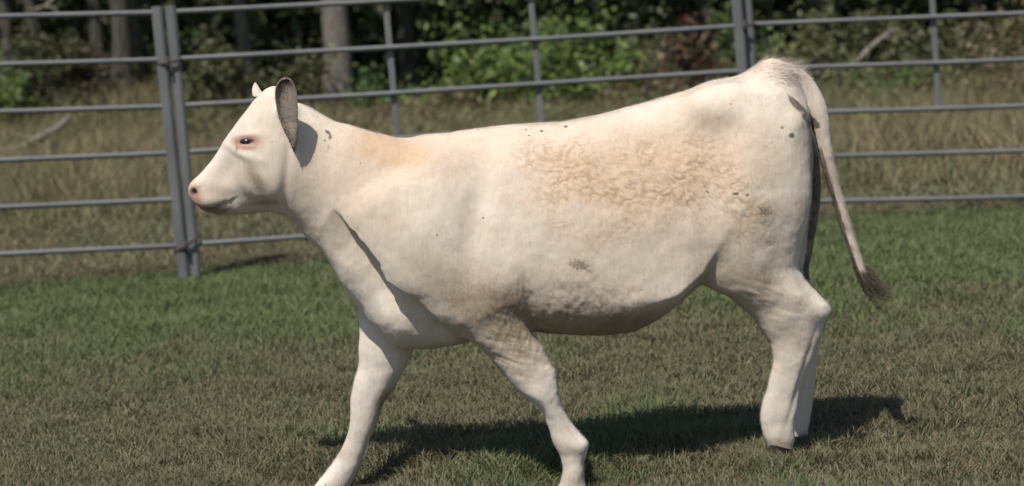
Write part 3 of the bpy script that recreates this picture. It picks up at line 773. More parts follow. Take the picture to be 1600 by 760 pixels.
def surface_nets(field, lo, hi, h):
    n = np.ceil((hi - lo) / h / 4).astype(int) * 4 + 1
    nc = (n - 1) // 4 + 1
    gc = np.stack(np.meshgrid(*[lo[i] + np.arange(nc[i]) * 4 * h for i in range(3)], indexing='ij'), -1).reshape(-1, 3)
    fc = field(gc).reshape(nc)
    # node (i) of the fine grid belongs to the nearest coarse node
    idx = [np.clip((np.arange(n[i]) + 2) // 4, 0, nc[i] - 1) for i in range(3)]
    F = fc[np.ix_(*idx)].astype(np.float32)
    m = np.abs(F) < 4 * h * 1.9
    I = np.argwhere(m)
    F[m] = field(lo + I * h).astype(np.float32)
    inside = F < 0
    s = np.zeros(tuple(n - 1), dtype=np.int8)
    for dx in (0, 1):
        for dy in (0, 1):
            for dz in (0, 1):
                s += inside[dx:n[0] - 1 + dx, dy:n[1] - 1 + dy, dz:n[2] - 1 + dz]
    act = (s > 0) & (s < 8); C = np.argwhere(act)
    vid = -np.ones(tuple(n - 1), dtype=np.int64); vid[act] = np.arange(len(C))
    acc = np.zeros((len(C), 3)); cnt = np.zeros(len(C))
    cor = [(0, 0, 0), (1, 0, 0), (0, 1, 0), (1, 1, 0), (0, 0, 1), (1, 0, 1), (0, 1, 1), (1, 1, 1)]
    for a in range(8):
        for b in range(a + 1, 8):
            da = np.array(cor[a]); db = np.array(cor[b])
            if np.abs(da - db).sum() != 1: continue
            fa = F[tuple((C + da).T)]; fb = F[tuple((C + db).T)]
            x = (fa < 0) != (fb < 0); t = np.where(x, fa / np.where(x, fa - fb, 1), 0)
            acc[x] += (da + (db - da) * t[:, None])[x]; cnt[x] += 1
    V = lo + (C + acc / cnt[:, None]) * h
    quads = []
    for ax in range(3):
        o1, o2 = [(1, 2), (2, 0), (0, 1)][ax]
        sl0 = [slice(1, n[i] - 1) for i in range(3)]; sl0[ax] = slice(0, n[ax] - 1)
        sl1 = list(sl0); sl1[ax] = slice(1, n[ax])
        A0 = inside[tuple(sl0)]; A1 = inside[tuple(sl1)]
        E = np.argwhere(A0 != A1); base = E + np.array([0 if i == ax else 1 for i in range(3)])
        flip = A0[tuple(E.T)]
        e1 = np.zeros(3, int); e1[o1] = 1; e2 = np.zeros(3, int); e2[o2] = 1
        q = np.stack([vid[tuple((base - e1 - e2).T)], vid[tuple((base - e2).T)], vid[tuple(base.T)], vid[tuple((base - e1).T)]], 1)
        q = np.where(flip[:, None], q, q[:, ::-1]); quads.append(q)
    return V, np.concatenate(quads)

def vnormals(V, Q):
    fn = np.cross(V[Q[:, 2]] - V[Q[:, 0]], V[Q[:, 3]] - V[Q[:, 1]])
    N = np.zeros_like(V)
    for k in range(4): np.add.at(N, Q[:, k], fn)
    return N / (np.linalg.norm(N, axis=1)[:, None] + 1e-12)

def seg_dist(px, py, pts):
    """distance in pixels from points to a polyline, and the side (+ = below/right)"""
    best = np.full(len(px), 1e9); side = np.zeros(len(px))
    for (x0, y0), (x1, y1) in zip(pts[:-1], pts[1:]):
        dx, dy = x1 - x0, y1 - y0; L2 = dx * dx + dy * dy
        t = np.clip(((px - x0) * dx + (py - y0) * dy) / L2, 0, 1)
        d = np.hypot(px - x0 - t * dx, py - y0 - t * dy)
        c = dx * (py - y0) - dy * (px - x0)
        m = d < best; best[m] = d[m]; side[m] = np.sign(c[m])
    return best, side

def blob(px, py, x, y, rx, ry, ang=0.0, p=1.0):
    c, s = math.cos(math.radians(ang)), math.sin(math.radians(ang))
    u = ((px - x) * c + (py - y) * s) / rx; v = (-(px - x) * s + (py - y) * c) / ry
    return np.exp(-(u * u + v * v) ** p)

def ear_mesh(rows, thick=0.009, seg=9):
    """rows of (pixel x0,y0, depth0, x1,y1, depth1, bulge): a cupped leaf with thickness"""
    F = []; 
    for (x0, y0, d0, x1, y1, d1, bl) in rows:
        a, b = Wp(x0, y0, d0), Wp(x1, y1, d1)
        nn = np.array([0.45, -0.55, -0.45]); nn /= np.linalg.norm(nn)
        F.append([a + (b - a) * t + nn * bl * math.sin(math.pi * t) for t in np.linspace(0, 1, seg)])
    F = np.array(F); nr = len(rows)
    def fine(G, m):
        u = np.linspace(0, len(G) - 1, m); out = []
        for c in range(G.shape[1]):
            out.append(np.stack([spl(np.arange(len(G)), G[:, c, i], u) for i in range(3)], 1))
        return np.stack(out, 1)
    F = fine(F, 28); nr = 28
    du = np.gradient(F, axis=0); dv = np.gradient(F, axis=1); N = np.cross(du, dv); N /= np.linalg.norm(N, axis=2)[..., None] + 1e-9
    edge = np.sin(np.pi * np.linspace(0, 1, seg))[None, :, None] ** 0.5 * 0.85 + 0.15
    A = F + N * thick * 0.5 * edge; B = F - N * thick * 0.5 * edge
    V = np.concatenate([A.reshape(-1, 3), B.reshape(-1, 3)]); o = nr * seg; fl = []; sz = []
    for i in range(nr - 1):
        for j in range(seg - 1):
            q = [i * seg + j, i * seg + j + 1, (i + 1) * seg + j + 1, (i + 1) * seg + j]
            fl += q + [o + t for t in q[::-1]]; sz += [4, 4]
    ring = [i * seg for i in range(nr)] + [(nr - 1) * seg + j for j in range(1, seg)] + [i * seg + seg - 1 for i in range(nr - 2, -1, -1)] + [j for j in range(seg - 2, 0, -1)]
    for k in range(len(ring)):
        a, b = ring[k], ring[(k + 1) % len(ring)]
        fl += [a, b, o + b, o + a]; sz.append(4)
    return V, np.array(fl), np.array(sz)

def build_calf():
    lo = np.array([-1.03, D - 0.30, -0.16]); hi = np.array([1.12, D + 0.30, 1.30])
    V, Q = surface_nets(calf_field, lo, hi, 0.0041)
    # light relaxation
    E = np.concatenate([Q[:, [0, 1]], Q[:, [1, 2]], Q[:, [2, 3]], Q[:, [3, 0]]])
    for it in range(3):
        acc = np.zeros_like(V); cnt = np.zeros(len(V)); np.add.at(acc, E[:, 0], V[E[:, 1]]); np.add.at(cnt, E[:, 0], 1)
        V = V * 0.5 + 0.5 * acc / np.maximum(cnt, 1)[:, None]
    N = vnormals(V, Q)
    px, py = proj(V); near = sstep(0.0, -0.03, V[:, 1] - D)
    disp = np.zeros(len(V))
    B = lambda *a, **k: blob(px, py, *a, **k)
    # big forms on the near side (metres)
    disp += near * (0.010 * B(640, 395, 50, 70, 20) + 0.008 * B(700, 300, 40, 90, 25) - 0.010 * B(745, 330, 22, 110, 12) + 0.010 * B(790, 440, 40, 45)
                    - 0.012 * B(826, 470, 9, 42, -12) - 0.005 * B(1070, 330, 32, 80, 8) + 0.010 * B(1170, 330, 50, 90) - 0.007 * B(1215, 400, 20, 60)
                    - 0.006 * B(1040, 230, 80, 30, -12) + 0.003 * B(1120, 168, 40, 22, -15) + 0.008 * B(1245, 185, 16, 26) + 0.006 * B(960, 330, 120, 60)
                    - 0.006 * B(1185, 160, 30, 22, 20) + 0.006 * B(1240, 462, 18, 22) - 0.008 * B(1262, 455, 8, 30, -40) + 0.008 * B(1225, 500, 24, 20) - 0.006 * B(1252, 595, 70, 5, 107) + 0.004 * B(1215, 690, 20, 12) - 0.002 * B(1212, 664, 20, 10) + 0.005 * B(838, 622, 14, 16, 45) - 0.004 * B(872, 648, 8, 22, -30) - 0.005 * B(893, 672, 36, 4, 55) + 0.004 * B(905, 700, 12, 10) - 0.002 * B(895, 725, 16, 9)
                    + 0.008 * B(610, 500, 40, 24, 40) - 0.004 * B(520, 270, 16, 90, -10) + 0.006 * B(580, 300, 30, 80, -25) - 0.005 * B(640, 250, 20, 50, -20))
    # the shoulder overhangs the recessed chest in front of it
    line = [(520, 325), (540, 352), (566, 376), (590, 402), (610, 440), (652, 470), (688, 504), (712, 528)]
    cd, cs = seg_dist(px, py, line)
    amp = np.interp(px + py * 0.6, [715, 770, 830, 870, 930, 990, 1030], [0.0, 0.6, 1.0, 1.0, 0.75, 0.55, 0.0])
    sd = cd * cs; sj = sd + (vnoise(V, 45, 33, 1) - 0.5) * 6 * np.exp(-(sd / 8.0) ** 2)
    disp += near * amp * (-0.046 * sstep(-3.0, 5.0, sj) * np.exp(-(np.maximum(sd, 0) / 46.0) ** 2) + 0.010 * sstep(3.0, -3.0, sd) * np.exp(-(np.minimum(sd, 0) / 26.0) ** 2))
    # ribs, very soft
    disp += near * 0.0016 * np.sin((px - 0.25 * py) / 13.0) * B(900, 320, 110, 70)
    # head: mouth, chin set back, nostril, eye socket, jaw line, cheek
    md, ms = seg_dist(px, py, [(300, 322), (314, 327), (333, 325), (346, 320), (354, 316)])
    hd = (px < 480)
    disp += hd * near * (-0.004 * np.exp(-(md / 3.0) ** 2) - 0.009 * (ms > 0) * sstep(0, 4, md) * sstep(30, 12, md) * sstep(385, 330, px))
    disp += hd * near * (0.004 * B(325, 312, 16, 9) - 0.013 * B(303, 300.5, 3.6, 4.6, -25, p=1.5) + 0.004 * B(307, 289, 8, 5, -30))
    disp += hd * near * (-0.003 * B(386, 222, 22, 10, 0) - 0.008 * B(387, 222, 9, 3.6, -4, p=1.6) + 0.0035 * B(386, 229, 14, 3, 3) + 0.004 * B(386, 212, 18, 5, -8))
    disp += hd * near * (0.004 * B(368, 236, 30, 6, 35) + 0.005 * B(430, 290, 12, 26, 5) + 0.004 * B(390, 245, 26, 7, 20))
    disp += hd * near * (-0.005 * B(360, 262, 22, 12, -55) + 0.005 * B(352, 292, 22, 12, 10) - 0.006 * B(410, 322, 22, 5, -5) + 0.004 * B(412, 285, 14, 24, 0) - 0.006 * B(448, 270, 8, 55, 4))
    # knee and fetlock modelling, skin wrinkles on the forearms and hock
    wr = 4.0 * (vnoise(V * np.array([0.45, 0.45, 1.9]) + np.stack([V[:, 0] * 0, V[:, 0] * 0, V[:, 0] * 0.7], 1), 42, 61, 2) - 0.5)
    disp += near * 0.0014 * wr * (B(800, 545, 50, 60, 30) + 0.8 * B(1200, 470, 55, 26, 25))
    wn_ = vnoise(V, 55, 5, 2) - 0.5; wl_ = vnoise(V, 18, 8, 2) - 0.5
    wf_ = vnoise(V * np.array([1, 1, 0.6]), 8, 9, 2) - 0.5
    disp += (0.0016 * wn_ + 0.005 * wl_ + 0.008 * wf_) * np.where(px < 470, 0.35, 1.0)
    curl = near * np.clip(0.95 * B(1020, 282, 135, 62, -8) + 0.6 * B(1135, 292, 48, 50) + 0.3 * B(1180, 350, 40, 40) + 0.5 * B(860, 255, 75, 50) + 0.3 * B(930, 370, 70, 30), 0, 1)
    wv = np.stack([vnoise(V, 16, 301, 2), vnoise(V, 16, 302, 2), vnoise(V, 16, 303, 2)], 1) - 0.5
    cn_ = vnoise(V + 0.05 * wv, 44, 310, 2); rid = np.abs(cn_ - 0.5) * 2
    patch = np.clip(curl * 1.25, 0, 1) * sstep(0.34, 0.66, vnoise(V, 10, 320, 3) + 0.25 * curl)
    groove = patch * sstep(0.24, 0.02, rid) * sstep(0.25, 0.6, vnoise(V, 15, 342, 2))
    pv = 0.35 + 1.1 * vnoise(V, 13, 341, 2)
    disp += patch * pv * (0.0017 * sstep(0.0, 0.40, rid) - 0.0009) + curl * 0.003 * (vnoise(V, 60, 330, 1) - 0.5)
    gpatch = np.clip(patch, 0, 1)
    cl = near * np.clip(B(920, 470, 110, 45) + B(800, 520, 60, 60), 0, 1)
    disp += cl * 0.005 * (vnoise(V * np.array([1.6, 1, 0.8]), 62, 19, 2) - 0.5)
    disp += near * 0.0022 * (vnoise(V * np.array([1, 1, 0.12]), 60, 71, 2) - 0.5) * 2 * B(590, 285, 75, 75)
    # knobbly folds at the back of the near knee
    disp += near * 0.006 * B(864, 592, 9, 40, -15) * vnoise(V * np.array([0.3, 0.3, 1.0]), 85, 62, 1)
    V2 = V + N * disp[:, None]
    N = vnormals(V2, Q)
    nbody = len(V2)
    # ears join the same mesh
    near_ear = ear_mesh([(446, 122.5, -.150, 450, 122.5, -.150, 0), (440, 125, -.148, 456, 125.5, -.150, -.006), (435, 130, -.146, 460, 131, -.150, -.014), (431, 139, -.144, 463, 141, -.150, -.022), (430, 153, -.140, 464.5, 155, -.150, -.028), (433, 172, -.136, 465, 174, -.148, -.028), (438, 190, -.132, 465, 192, -.145, -.024), (445, 207, -.128, 464, 209, -.140, -.016), (452, 221, -.125, 463, 222, -.134, -.008), (459, 234, -.122, 461, 234, -.124, 0)], 0.010)
    far_ear = ear_mesh([(414, 152, .06, 424, 142, .06, 0), (402, 152, .10, 416, 146, .10, -.004), (395, 150, .14, 412, 146, .14, -.008), (394, 140, .18, 408, 142, .18, -.006), (396, 133, .20, 403, 134, .20, -.003), (398, 130, .205, 400, 130, .205, 0)], 0.010)
    VV = [V2]; FL = [Q.ravel()]; SZ = [np.full(len(Q), 4)]; base = nbody
    for (v, f, s) in (near_ear, far_ear):
        VV.append(v); FL.append(f + base); SZ.append(s); base += len(v)
    VA = np.concatenate(VV)
    me = np_mesh('calf', VA, np.concatenate(FL), np.concatenate(SZ), True)
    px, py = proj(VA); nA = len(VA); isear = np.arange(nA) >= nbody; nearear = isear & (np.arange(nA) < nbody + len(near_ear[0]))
    near = np.concatenate([sstep(0.02, -0.03, V2[:, 1] - D), np.zeros(nA - nbody)])
    NA = np.concatenate([N, np.zeros((nA - nbody, 3))])
    B = lambda *a, **k: blob(px, py, *a, **k)
    nz = vnoise(VA, 22, 50, 3); nz2 = vnoise(VA, 70, 51, 2)
    # coat colour masks
    tan = near * (1.15 * B(612, 232, 62, 28, 18) + 0.35 * B(700, 240, 90, 40) + 0.7 * B(1020, 275, 160, 70, -8, p=1.4) + 0.35 * B(560, 280, 60, 90) + 0.3 * B(880, 250, 80, 50) + 0.15 * B(1100, 200, 120, 40))
    mud_shade = near * (0.45 * B(770, 470, 60, 40, 20) + 0.25 * B(700, 420, 60, 50) + 0.85 * B(930, 508, 135, 27, p=1.3) + 0.32 * B(900, 445, 100, 55) + 0.55 * B(800, 530, 60, 62, 30, p=1.2) + 0.4 * B(720, 470, 60, 30, 30) + 0.38 * B(1110, 410, 60, 40) + 0.40 * B(1190, 460, 60, 45, 30) + 0.22 * B(1180, 360, 60, 60) + 0.25 * B(980, 370, 70, 25) + 0.3 * B(1195, 330, 26, 22) + 0.3 * B(700, 505, 30, 12, 20) + 0.2 * B(1200, 260, 40, 60))  # dirt; the dark belly band also has shade put into its colour
    mud_shade += near * (0.22 * B(372, 268, 42, 40) + 0.2 * B(470, 300, 40, 60)) + near * 1.3 * B(335, 331, 22, 5.5, -6, p=1.5) + near * 0.75 * B(402, 285, 9, 28, -30) + near * 0.3 * B(415, 318, 22, 8)  # shade of the face side put into colour; lower lip darkened, cheek smudged brown
    farleg = ((VA[:, 1] > D + 0.02) & (py > 500) & (px < 690) & (NA[:, 1] < 0.3)) * 1.0
    mud_shade += farleg * (0.6 * B(604, 618, 13, 26, 25) + 0.4 * B(590, 650, 10, 24, 15) + 0.35 * B(530, 712, 18, 14) + 0.25 * B(560, 680, 30, 60)) + near * (0.3 * B(880, 690, 30, 50) + 0.3 * B(1215, 640, 30, 60) + 0.45 * B(1220, 700, 30, 18) + 0.4 * B(895, 750, 30, 18))  # darkens the back of the far knee and the lower legs
    # dark spots with their own shapes
    spot = np.zeros(nA)
    for (x, y, rx, ry, an, st) in ((905, 414, 22, 11, 10, .62), (922, 424, 12, 7, 0, .45), (512, 207, 5, 3, 40, 1.0), (516, 214, 3, 6, 10, .8), (508, 220, 3, 3, 0, .6), (514, 229, 3, 7, 10, .45), (1237, 212, 5, 4.5, 0, 1.0), (1222, 200, 4, 4, 0, .6), (1205, 222, 8, 5, -20, .35), (1196, 330, 16, 14, 0, .5), (683, 367, 1.8, 1.8, 0, 1), (755, 341, 1.8, 1.8, 0, 1), (703, 374, 1.6, 1.6, 0, .7), (822, 203, 2.2, 1.8, 0, .9), (826, 212, 2, 1.8, 0, .8), (846, 205, 3, 1.8, 0, 1), (884, 198, 4, 2, 0, 1), (1142, 163, 2, 1.6, 0, 1), (1246, 122, 2, 2, 0, .9), (563, 255, 2, 2, 0, .8), (1150, 303, 7, 3, 0, .7), (1105, 300, 6, 3, 30, .6), (960, 235, 4, 3, 0, .5), (1168, 305, 4, 3, 0, .7), (425, 222, 3, 4, 0, .4), (428, 213, 3, 3, 0, .3), (1010, 345, 9, 4, 0, .35), (985, 365, 22, 3, 0, .3), (840, 262, 4, 5, 0, .3)):
        spot = np.maximum(spot, st * B(x, y, rx, ry, an, p=1.4))
    spot *= np.clip(near + (px < 520) * near, 0, 1)
    # manure down the cleft under the tail; the tail's inner edge is darker
    d1, s1 = seg_dist(px, py, [(1230, 150), (1252, 172), (1272, 196), (1276, 215), (1277, 300), (1270, 350), (1262, 430)])
    wid = np.interp(py, [150, 200, 300, 430], [5, 10, 9, 9])
    stain_dark = np.exp(-(d1 / wid) ** 2) * sstep(1224, 1242, px) * (0.45 + 0.9 * nz)
    dT, sT = seg_dist(px, py, [(t[0], t[1]) for t in tail_px])
    tail_r = np.interp(py, [t[1] for t in tail_px], [t[3] * PXM for t in tail_px])
    is_tail = (dT < tail_r * 1.15) & (py > 200) & (px > 1272)
    stain_dark = np.where(is_tail, 0.85 * (sT > 0) * sstep(0.15 * tail_r, 0.5 * tail_r, dT) * sstep(215, 250, py), stain_dark)
    stain_dark = np.maximum(stain_dark, np.where(is_tail, sstep(405, 450, py) * 0.55, 0))
    stain_dark = np.maximum(stain_dark, 0.55 * near * B(1256, 205, 12, 24, -10) * sstep(0.3, 0.6, nz))
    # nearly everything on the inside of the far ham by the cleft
    stain_dark = np.maximum(stain_dark, np.interp(py, [190, 300, 380], [0.9, 0.75, 0.30]) * ((px > 1243) & (py > 190) & (py < 440) & (NA[:, 1] < -0.1) & (VA[:, 1] > D - 0.0) & (~is_tail)) * 1.0)
    pink = near * (1.0 * B(303, 305, 12, 20, -8, p=1.5) + 0.5 * B(314, 322, 14, 6, 20) + 1.6 * B(386, 223, 22, 11.5, -5, p=1.6) + 0.25 * B(330, 300, 26, 20)) + 0.18 * near * B(1255, 140, 26, 26)
    pink += 0.8 * nearear * B(449, 154, 7, 5)
    nost = near * (1.0 * B(303, 300, 6.0, 7.2, -25, p=2) + 0.95 * B(386, 222, 13.5, 4.4, -4, p=2) + 0.6 * B(370, 233, 2.2, 5, 10, p=1.5)) + near * 0.75 * np.exp(-(md_full(px, py) / 2.8) ** 2) * sstep(360, 335, px)
    add_val(me, 'tan', np.clip(tan, 0, 1)); add_val(me, 'mud_shade', np.clip(mud_shade * (0.6 + 1.2 * nz), 0, 1)); add_val(me, 'spot', spot); add_val(me, 'stain_dark', np.clip(stain_dark, 0, 1))
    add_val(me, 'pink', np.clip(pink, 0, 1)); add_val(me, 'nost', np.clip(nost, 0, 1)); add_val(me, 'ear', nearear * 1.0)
    ze = np.zeros(nA - nbody); curl_a = np.concatenate([gpatch, ze]); groove_a = np.concatenate([groove, ze])
    pale = near * (sstep(540, 620, py) + 0.9 * B(335, 245, 26, 60, 32) + 0.7 * B(560, 470, 50, 40)) + farleg  # whiter highlights of legs, face front and chest put into the coat colour
    add_val(me, 'curl', curl_a); add_val(me, 'groove', groove_a); add_val(me, 'pale', np.clip(pale, 0, 1))
    me.materials.append(M_coat)
    foot = np.array([0.1, D, 0.0])
    me.transform(Matrix.Translation((-foot[0], -foot[1], -foot[2])))
    o = link('calf', me, None, None, tuple(foot))
    tag(o, 'cream white calf with dirty flank walking left across the pasture', 'calf')
    def child(name, shape, mat, smooth=True):
        v, f, s = shape
        return link(name, np_mesh(name, v - foot, f, s, smooth), mat, o)
    # eyes
    for sy in (-1, 1):
        def sphere(c, r, sc=(1, 1, 1)):
            vv = []; ff = []; ss = []; nu, nv = 16, 10
            for i in range(nv + 1):
                for j in range(nu):
                    th = math.pi * i / nv; ph = 2 * math.pi * j / nu
                    vv.append(c + r * np.array([math.sin(th) * math.cos(ph) * sc[0], math.sin(th) * math.sin(ph) * sc[1], math.cos(th) * sc[2]]))
            for i in range(nv):
                for j in range(nu):
                    ff += [i * nu + j, (i + 1) * nu + j, (i + 1) * nu + (j + 1) % nu, i * nu + (j + 1) % nu]; ss.append(4)
            return np.array(vv), ff, ss
        # the eye's depth is read from the finished surface
        tgt = (np.hypot(proj(V2)[0] - 386, proj(V2)[1] - 222) < 5) & ((V2[:, 1] - D) * sy > 0.02)
        ysurf = np.mean(V2[tgt, 1]) if tgt.any() else D + sy * 0.09
        c = unp(386, 221.5, ysurf + 0.0); c = np.array([c[0], ysurf - sy * 0.0135, c[2]])
        child('eye', sphere(c, 0.0185, (1.3, 1, 0.66)), M_eye)
    # hooves: two claws each, mostly sunk in the grass
    for (a, b, dy) in (((1201, 700), (1239, 700), -.105), ((1214, 703), (1258, 703), .10), ((866, 770), (922, 770), -.125), ((472, 782), (538, 782), .105)):
        pa, pb = unp(*a, D + dy), unp(*b, D + dy); c = (pa + pb) / 2; w = np.linalg.norm(pb - pa) / 2
        gz = float(ground_z(c[0], c[1])); zt = max(c[2], gz + 0.03) if c[0] > 0.5 else gz + 0.018
        H = Acc()
        for s in (-1, 1):
            vv = []; ringn = 12
            for lev, (z, k) in enumerate(((zt, 0.96), ((zt + gz) / 2, 1.14), (gz - 0.012, 1.34))):
                for j in range(ringn):
                    an = 2 * math.pi * j / ringn
                    vv.append([c[0] - 0.010 * lev + w * k * math.cos(an) * 0.98, c[1] + s * 0.020 + 0.021 * k * math.sin(an), z + ((0.010 - 0.012 * math.cos(an)) * (c[0] > 0.5) if lev == 0 else 0)])
            ff = []; ss = []
            for lev in range(2):
                for j in range(ringn):
                    ff += [lev * ringn + j, lev * ringn + (j + 1) % ringn, (lev + 1) * ringn + (j + 1) % ringn, (lev + 1) * ringn + j]; ss.append(4)
            ff += list(range(ringn)); ss.append(ringn)
            H.add(np.array(vv) - foot, ff, ss)
        link('hoof', H.mesh('hoof'), M_hoof, o)
    # tail switch: loose strands
    n = 650; A = Acc()
    for j in range(n):
        q_ = rng.uniform(0, 1) ** 0.8; s0 = unp(1338 + 16 * q_, 408 + 40 * q_, D - .02) + rng.normal(size=3) * np.array([0.007, 0.007, 0.006])
        L = rng.uniform(0.03, 0.10) * (0.55 + 0.45 * q_); dx = rng.uniform(0.25, 1.0 + 0.4 * q_)
        dr = np.array([dx, rng.normal() * 0.22, -0.85 + 0.35 * dx]); dr /= np.linalg.norm(dr)
        m = s0 + dr * L * 0.5 + rng.normal(size=3) * 0.004 + [0, 0, -0.006]; e = s0 + dr * L + rng.normal(size=3) * 0.010 + [0.012, 0, -0.002]
        A.add(*tube([s0, m, e], [0.0007, 0.0006, 0.0002], 3, False), col=np.array([[0.17, 0.145, 0.10]]) * rng.uniform(0.5, 1.8))
    A.V = [v - foot for v in A.V]
    tw = link('tail_switch', A.mesh('tail_switch'), M_hair, o); tw['kind'] = 'stuff'
    # short coat hair over the whole hide
    nf = 90000
    tri = np.concatenate([Q[:, [0, 1, 2]], Q[:, [0, 2, 3]]])
    ar = np.linalg.norm(np.cross(V2[tri[:, 1]] - V2[tri[:, 0]], V2[tri[:, 2]] - V2[tri[:, 0]]), axis=1)
    Nt = N[tri[:, 0]]; tx_, ty_ = proj(V2[tri[:, 0]]); cu = curl[tri[:, 0]]
    rim = sstep(-0.45, -0.15, Nt[:, 1]) * sstep(0.5, 0.2, Nt[:, 1])
    dens = 0.10 + 1.0 * rim + 0.25 * cu + 0.9 * blob(tx_, ty_, 920, 485, 130, 40) + 0.7 * blob(tx_, ty_, 800, 530, 60, 60) + 1.5 * blob(tx_, ty_, 1228, 108, 40, 26) + 0.6 * blob(tx_, ty_, 1190, 450, 70, 50) + 2.0 * ((tx_ > 1285) & (ty_ > 230) & (ty_ < 470))
    ar = ar * np.where(Nt[:, 1] < 0.5, dens, 0.1)
    k = rng.choice(len(tri), nf, p=ar / ar.sum()); u = rng.uniform(0, 1, (nf, 2)); fl_ = u.sum(1) > 1; u[fl_] = 1 - u[fl_]
    P = V2[tri[k, 0]] * (1 - u.sum(1))[:, None] + V2[tri[k, 1]] * u[:, :1] + V2[tri[k, 2]] * u[:, 1:]
    Nn = N[tri[k, 0]]; hx, hy = proj(P)
    keep = ~((np.hypot((hx - 386) / 24, (hy - 222) / 12) < 1) | (np.hypot(hx - 306, hy - 306) < 17)); P, Nn, hx, hy, k = P[keep], Nn[keep], hx[keep], hy[keep], k[keep]; nf = len(P)
    # hair lies back and down the body
    flow = np.stack([np.where(hy > 560, 0.15, 0.75), np.zeros(nf), np.where(hy > 560, -1, -0.55)], 1)
    flow += 0.7 * (np.stack([vnoise(P, 20, 90, 2), vnoise(P, 20, 91, 2), vnoise(P, 20, 92, 2)], 1) - 0.5) * (1 + 3.0 * curl[tri[k, 0]][:, None])
    flow -= Nn * np.sum(flow * Nn, 1)[:, None]; flow /= np.linalg.norm(flow, axis=1)[:, None] + 1e-9
    Lh = rng.uniform(0.006, 0.011, nf) * np.where(hx < 470, 0.55, 1) * (1 + 1.0 * curl[tri[k, 0]] + 0.8 * ((hx > 1285) & (hy > 230)) + 0.5 * blob(hx, hy, 920, 490, 120, 35) + 1.8 * blob(hx, hy, 1228, 108, 38, 24))
    lift = 0.12 + 0.18 * rng.uniform(0, 1, nf) + 0.15 * curl[tri[k, 0]] + 0.6 * blob(hx, hy, 1228, 108, 38, 24)
    rimh = sstep(-0.4, -0.1, Nn[:, 1]) * sstep(0.5, 0.2, Nn[:, 1]) * (hx > 470); Lh = Lh * (1 + 0.5 * rimh); lift = lift + 0.3 * rimh * rng.uniform(0, 1, nf)
    tip = P + flow * Lh[:, None] + Nn * (Lh * lift)[:, None]
    sd = np.cross(flow, Nn) * (0.00035 + 0.00025 * rng.uniform(0, 1, nf))[:, None]
    r0 = P - Nn * 0.001
    ne = 1100; ei = nbody + rng.integers(0, len(near_ear[0]), ne); pe = VA[ei]
    de = rng.normal(size=(ne, 3)) * 0.5 + np.array([0.25, -0.35, -0.35]); de /= np.linalg.norm(de, axis=1)[:, None]
    se = np.cross(de, [0, 1, 0]); se = se / (np.linalg.norm(se, axis=1)[:, None] + 1e-9) * 0.0003
    te = pe + de * rng.uniform(0.007, 0.017, ne)[:, None]
    r0 = np.concatenate([r0, pe]); sd = np.concatenate([sd, se]); tip = np.concatenate([tip, te]); idx = np.concatenate([tri[k, 0], ei])
    Nn = np.concatenate([Nn, np.tile([[-0.25, -0.70, 0.67]], (ne, 1))]); nf += ne
    HV = np.stack([r0 - sd, r0 + sd, tip], 1).reshape(-1, 3)
    hm = np_mesh('coat_hair', HV - foot, np.arange(nf * 3), np.full(nf, 3), True)
    for nm, arr in (('tan', tan), ('mud_shade', np.clip(mud_shade * (0.6 + 1.2 * nz), 0, 1)), ('spot', spot), ('stain_dark', stain_dark), ('pink', pink), ('nost', nost), ('curl', curl_a), ('groove', groove_a), ('pale', np.clip(pale, 0, 1))):
        add_val(hm, nm, np.repeat(np.clip(arr[idx], 0, 1), 3))
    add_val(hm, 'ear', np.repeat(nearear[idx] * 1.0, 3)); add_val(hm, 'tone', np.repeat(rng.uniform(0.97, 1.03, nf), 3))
    hm.normals_split_custom_set_from_vertices(np.repeat(Nn, 3, axis=0).tolist())
    ho = link('coat_hair', hm, M_coat_hair, o); ho['kind'] = 'stuff'

def md_full(px, py):
    return seg_dist(px, py, [(300, 322), (314, 327), (333, 325), (346, 320), (354, 316)])[0]

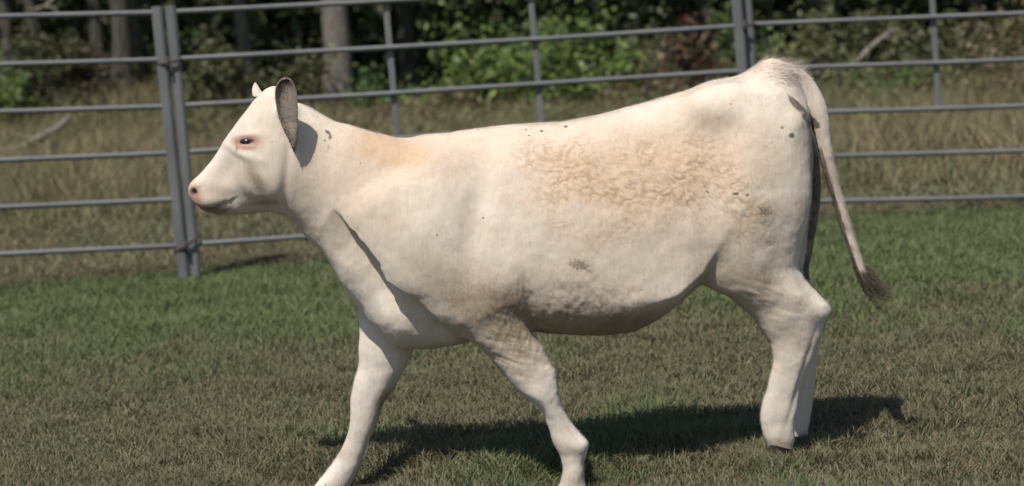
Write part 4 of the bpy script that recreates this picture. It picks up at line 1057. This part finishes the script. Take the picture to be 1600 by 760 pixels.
def mat_coat(hair=False):
    b = NT('calf_coat_hair' if hair else 'calf_coat'); v = b.obj()
    fine = b.noise(160, 4, 0.65, v); mid = b.noise(28, 4, 0.6, v, 0.4); big = b.noise(5, 3, 0.6, v)
    mp = b.node('ShaderNodeMapping'); b.l.new(v, mp.inputs[0]); mp.inputs['Scale'].default_value = (1.0, 1.0, 0.14); mp.inputs['Rotation'].default_value = (0, 0.55, 0)
    strk = b.noise(105, 4, 0.65, mp.outputs[0], 0.3)
    mot = b.noise(13, 5, 0.65, v, 0.6); grey = b.noise(3.6, 4, 0.6, v, 0.8)
    c = b.mix(b.ramp(big, [(0.3, (0, 0, 0)), (0.7, (1, 1, 1))]), (0.64, 0.55, 0.455), (0.735, 0.655, 0.56))
    c = b.mix(b.math('MULTIPLY', b.ramp(grey, [(0.46, (0, 0, 0)), (0.66, (1, 1, 1))]), 0.42), c, (0.50, 0.445, 0.37))
    c = b.mix(b.math('MULTIPLY', b.attr('pale'), 0.75), c, (0.76, 0.705, 0.635))
    c = b.mix(b.math('MULTIPLY', b.attr('tan'), b.math('ADD', 0.45, b.math('MULTIPLY', mid, 0.9)), True), c, (0.55, 0.375, 0.24))
    mud_shade_f = b.math('MULTIPLY', b.attr('mud_shade'), b.math('ADD', 0.35, b.math('MULTIPLY', fine, 1.5)), True)
    c = b.mix(mud_shade_f, c, (0.30, 0.235, 0.165))
    c = b.mix(b.math('MULTIPLY', b.attr('curl'), b.math('MULTIPLY', mot, 0.95)), c, (0.54, 0.375, 0.225))
    c = b.mix(b.math('MULTIPLY', b.attr('groove'), b.math('ADD', 0.25, b.math('MULTIPLY', mid, 0.8)), True), c, (0.36, 0.225, 0.125))
    smg = b.ramp(b.noise(7, 6, 0.7, v, 0.5), [(0.54, (0, 0, 0)), (0.72, (0.5, 0.5, 0.5))])
    c = b.mix(b.math('MULTIPLY', smg, b.math('ADD', 0.12, b.attr('mud_shade'))), c, (0.36, 0.29, 0.21))
    c = b.mix(b.math('MULTIPLY', b.attr('pink'), 0.85), c, (0.38, 0.165, 0.13))
    sp = b.ramp(b.math('ADD', b.attr('spot'), b.math('MULTIPLY', b.math('SUBTRACT', fine, 0.5), 0.9)), [(0.30, (0, 0, 0)), (0.62, (1, 1, 1))])
    c = b.mix(b.math('MULTIPLY', sp, 0.85), c, (0.075, 0.06, 0.045))
    st = b.ramp(b.math('ADD', b.attr('stain_dark'), b.math('MULTIPLY', b.math('SUBTRACT', mid, 0.5), 0.8)), [(0.30, (0, 0, 0)), (0.60, (1, 1, 1))])
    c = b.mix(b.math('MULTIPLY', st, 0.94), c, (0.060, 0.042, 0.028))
    c = b.mix(b.math('MULTIPLY', b.attr('ear'), b.math('ADD', 0.70, b.math('MULTIPLY', mid, 0.4)), True), c, (0.15, 0.122, 0.105))  # near ear only: its shaded look is put into the hair colour
    c = b.mix(b.attr('nost'), c, (0.05, 0.025, 0.02))
    c = b.mix(b.math('MULTIPLY', b.ramp(mot, [(0.40, (0, 0, 0)), (0.66, (1, 1, 1))]), 0.36), c, (0.57, 0.43, 0.335))
    c = b.mix(0.34, c, b.mix(1.0, c, b.ramp(strk, [(0.3, (0.72, 0.70, 0.66)), (0.65, (1, 1, 1))]), 'MULTIPLY'))
    if hair:
        c = b.mix(1.0, c, b.attr('tone', 'Color'), 'MULTIPLY')
    b.set(Base_Color=c, Roughness=0.75)
    b.p.inputs['Specular IOR Level'].default_value = 0.25
    b.p.inputs['Sheen Weight'].default_value = 0.12
    b.p.inputs['Sheen Roughness'].default_value = 0.5
    if not hair:
        h = b.math('ADD', b.math('ADD', b.math('MULTIPLY', strk, 0.9), b.math('MULTIPLY', mid, 0.6)), b.math('MULTIPLY', b.attr('groove'), -0.6))
        b.set(Normal=b.bump(h, 0.45, 0.003))
        b.p.inputs['Subsurface Weight'].default_value = 0.06
        b.p.inputs['Subsurface Radius'].default_value = (0.02, 0.01, 0.006)
        b.p.inputs['Subsurface Scale'].default_value = 0.5
    return b.m
M_coat = mat_coat(); M_coat_hair = mat_coat(True)
def mat_eye():
    b = NT('wet_eye'); b.set(Base_Color=(0.018, 0.010, 0.008), Roughness=0.08); b.p.inputs['Coat Weight'].default_value = 0.6; return b.m
M_eye = mat_eye()
M_hoof = mat_plain('hoof_horn', (0.09, 0.07, 0.05), 0.5, scale=60)
M_hair = mat_attr_leaf('tail_hair', 0.6, 0.2, 0.3)
build_calf()
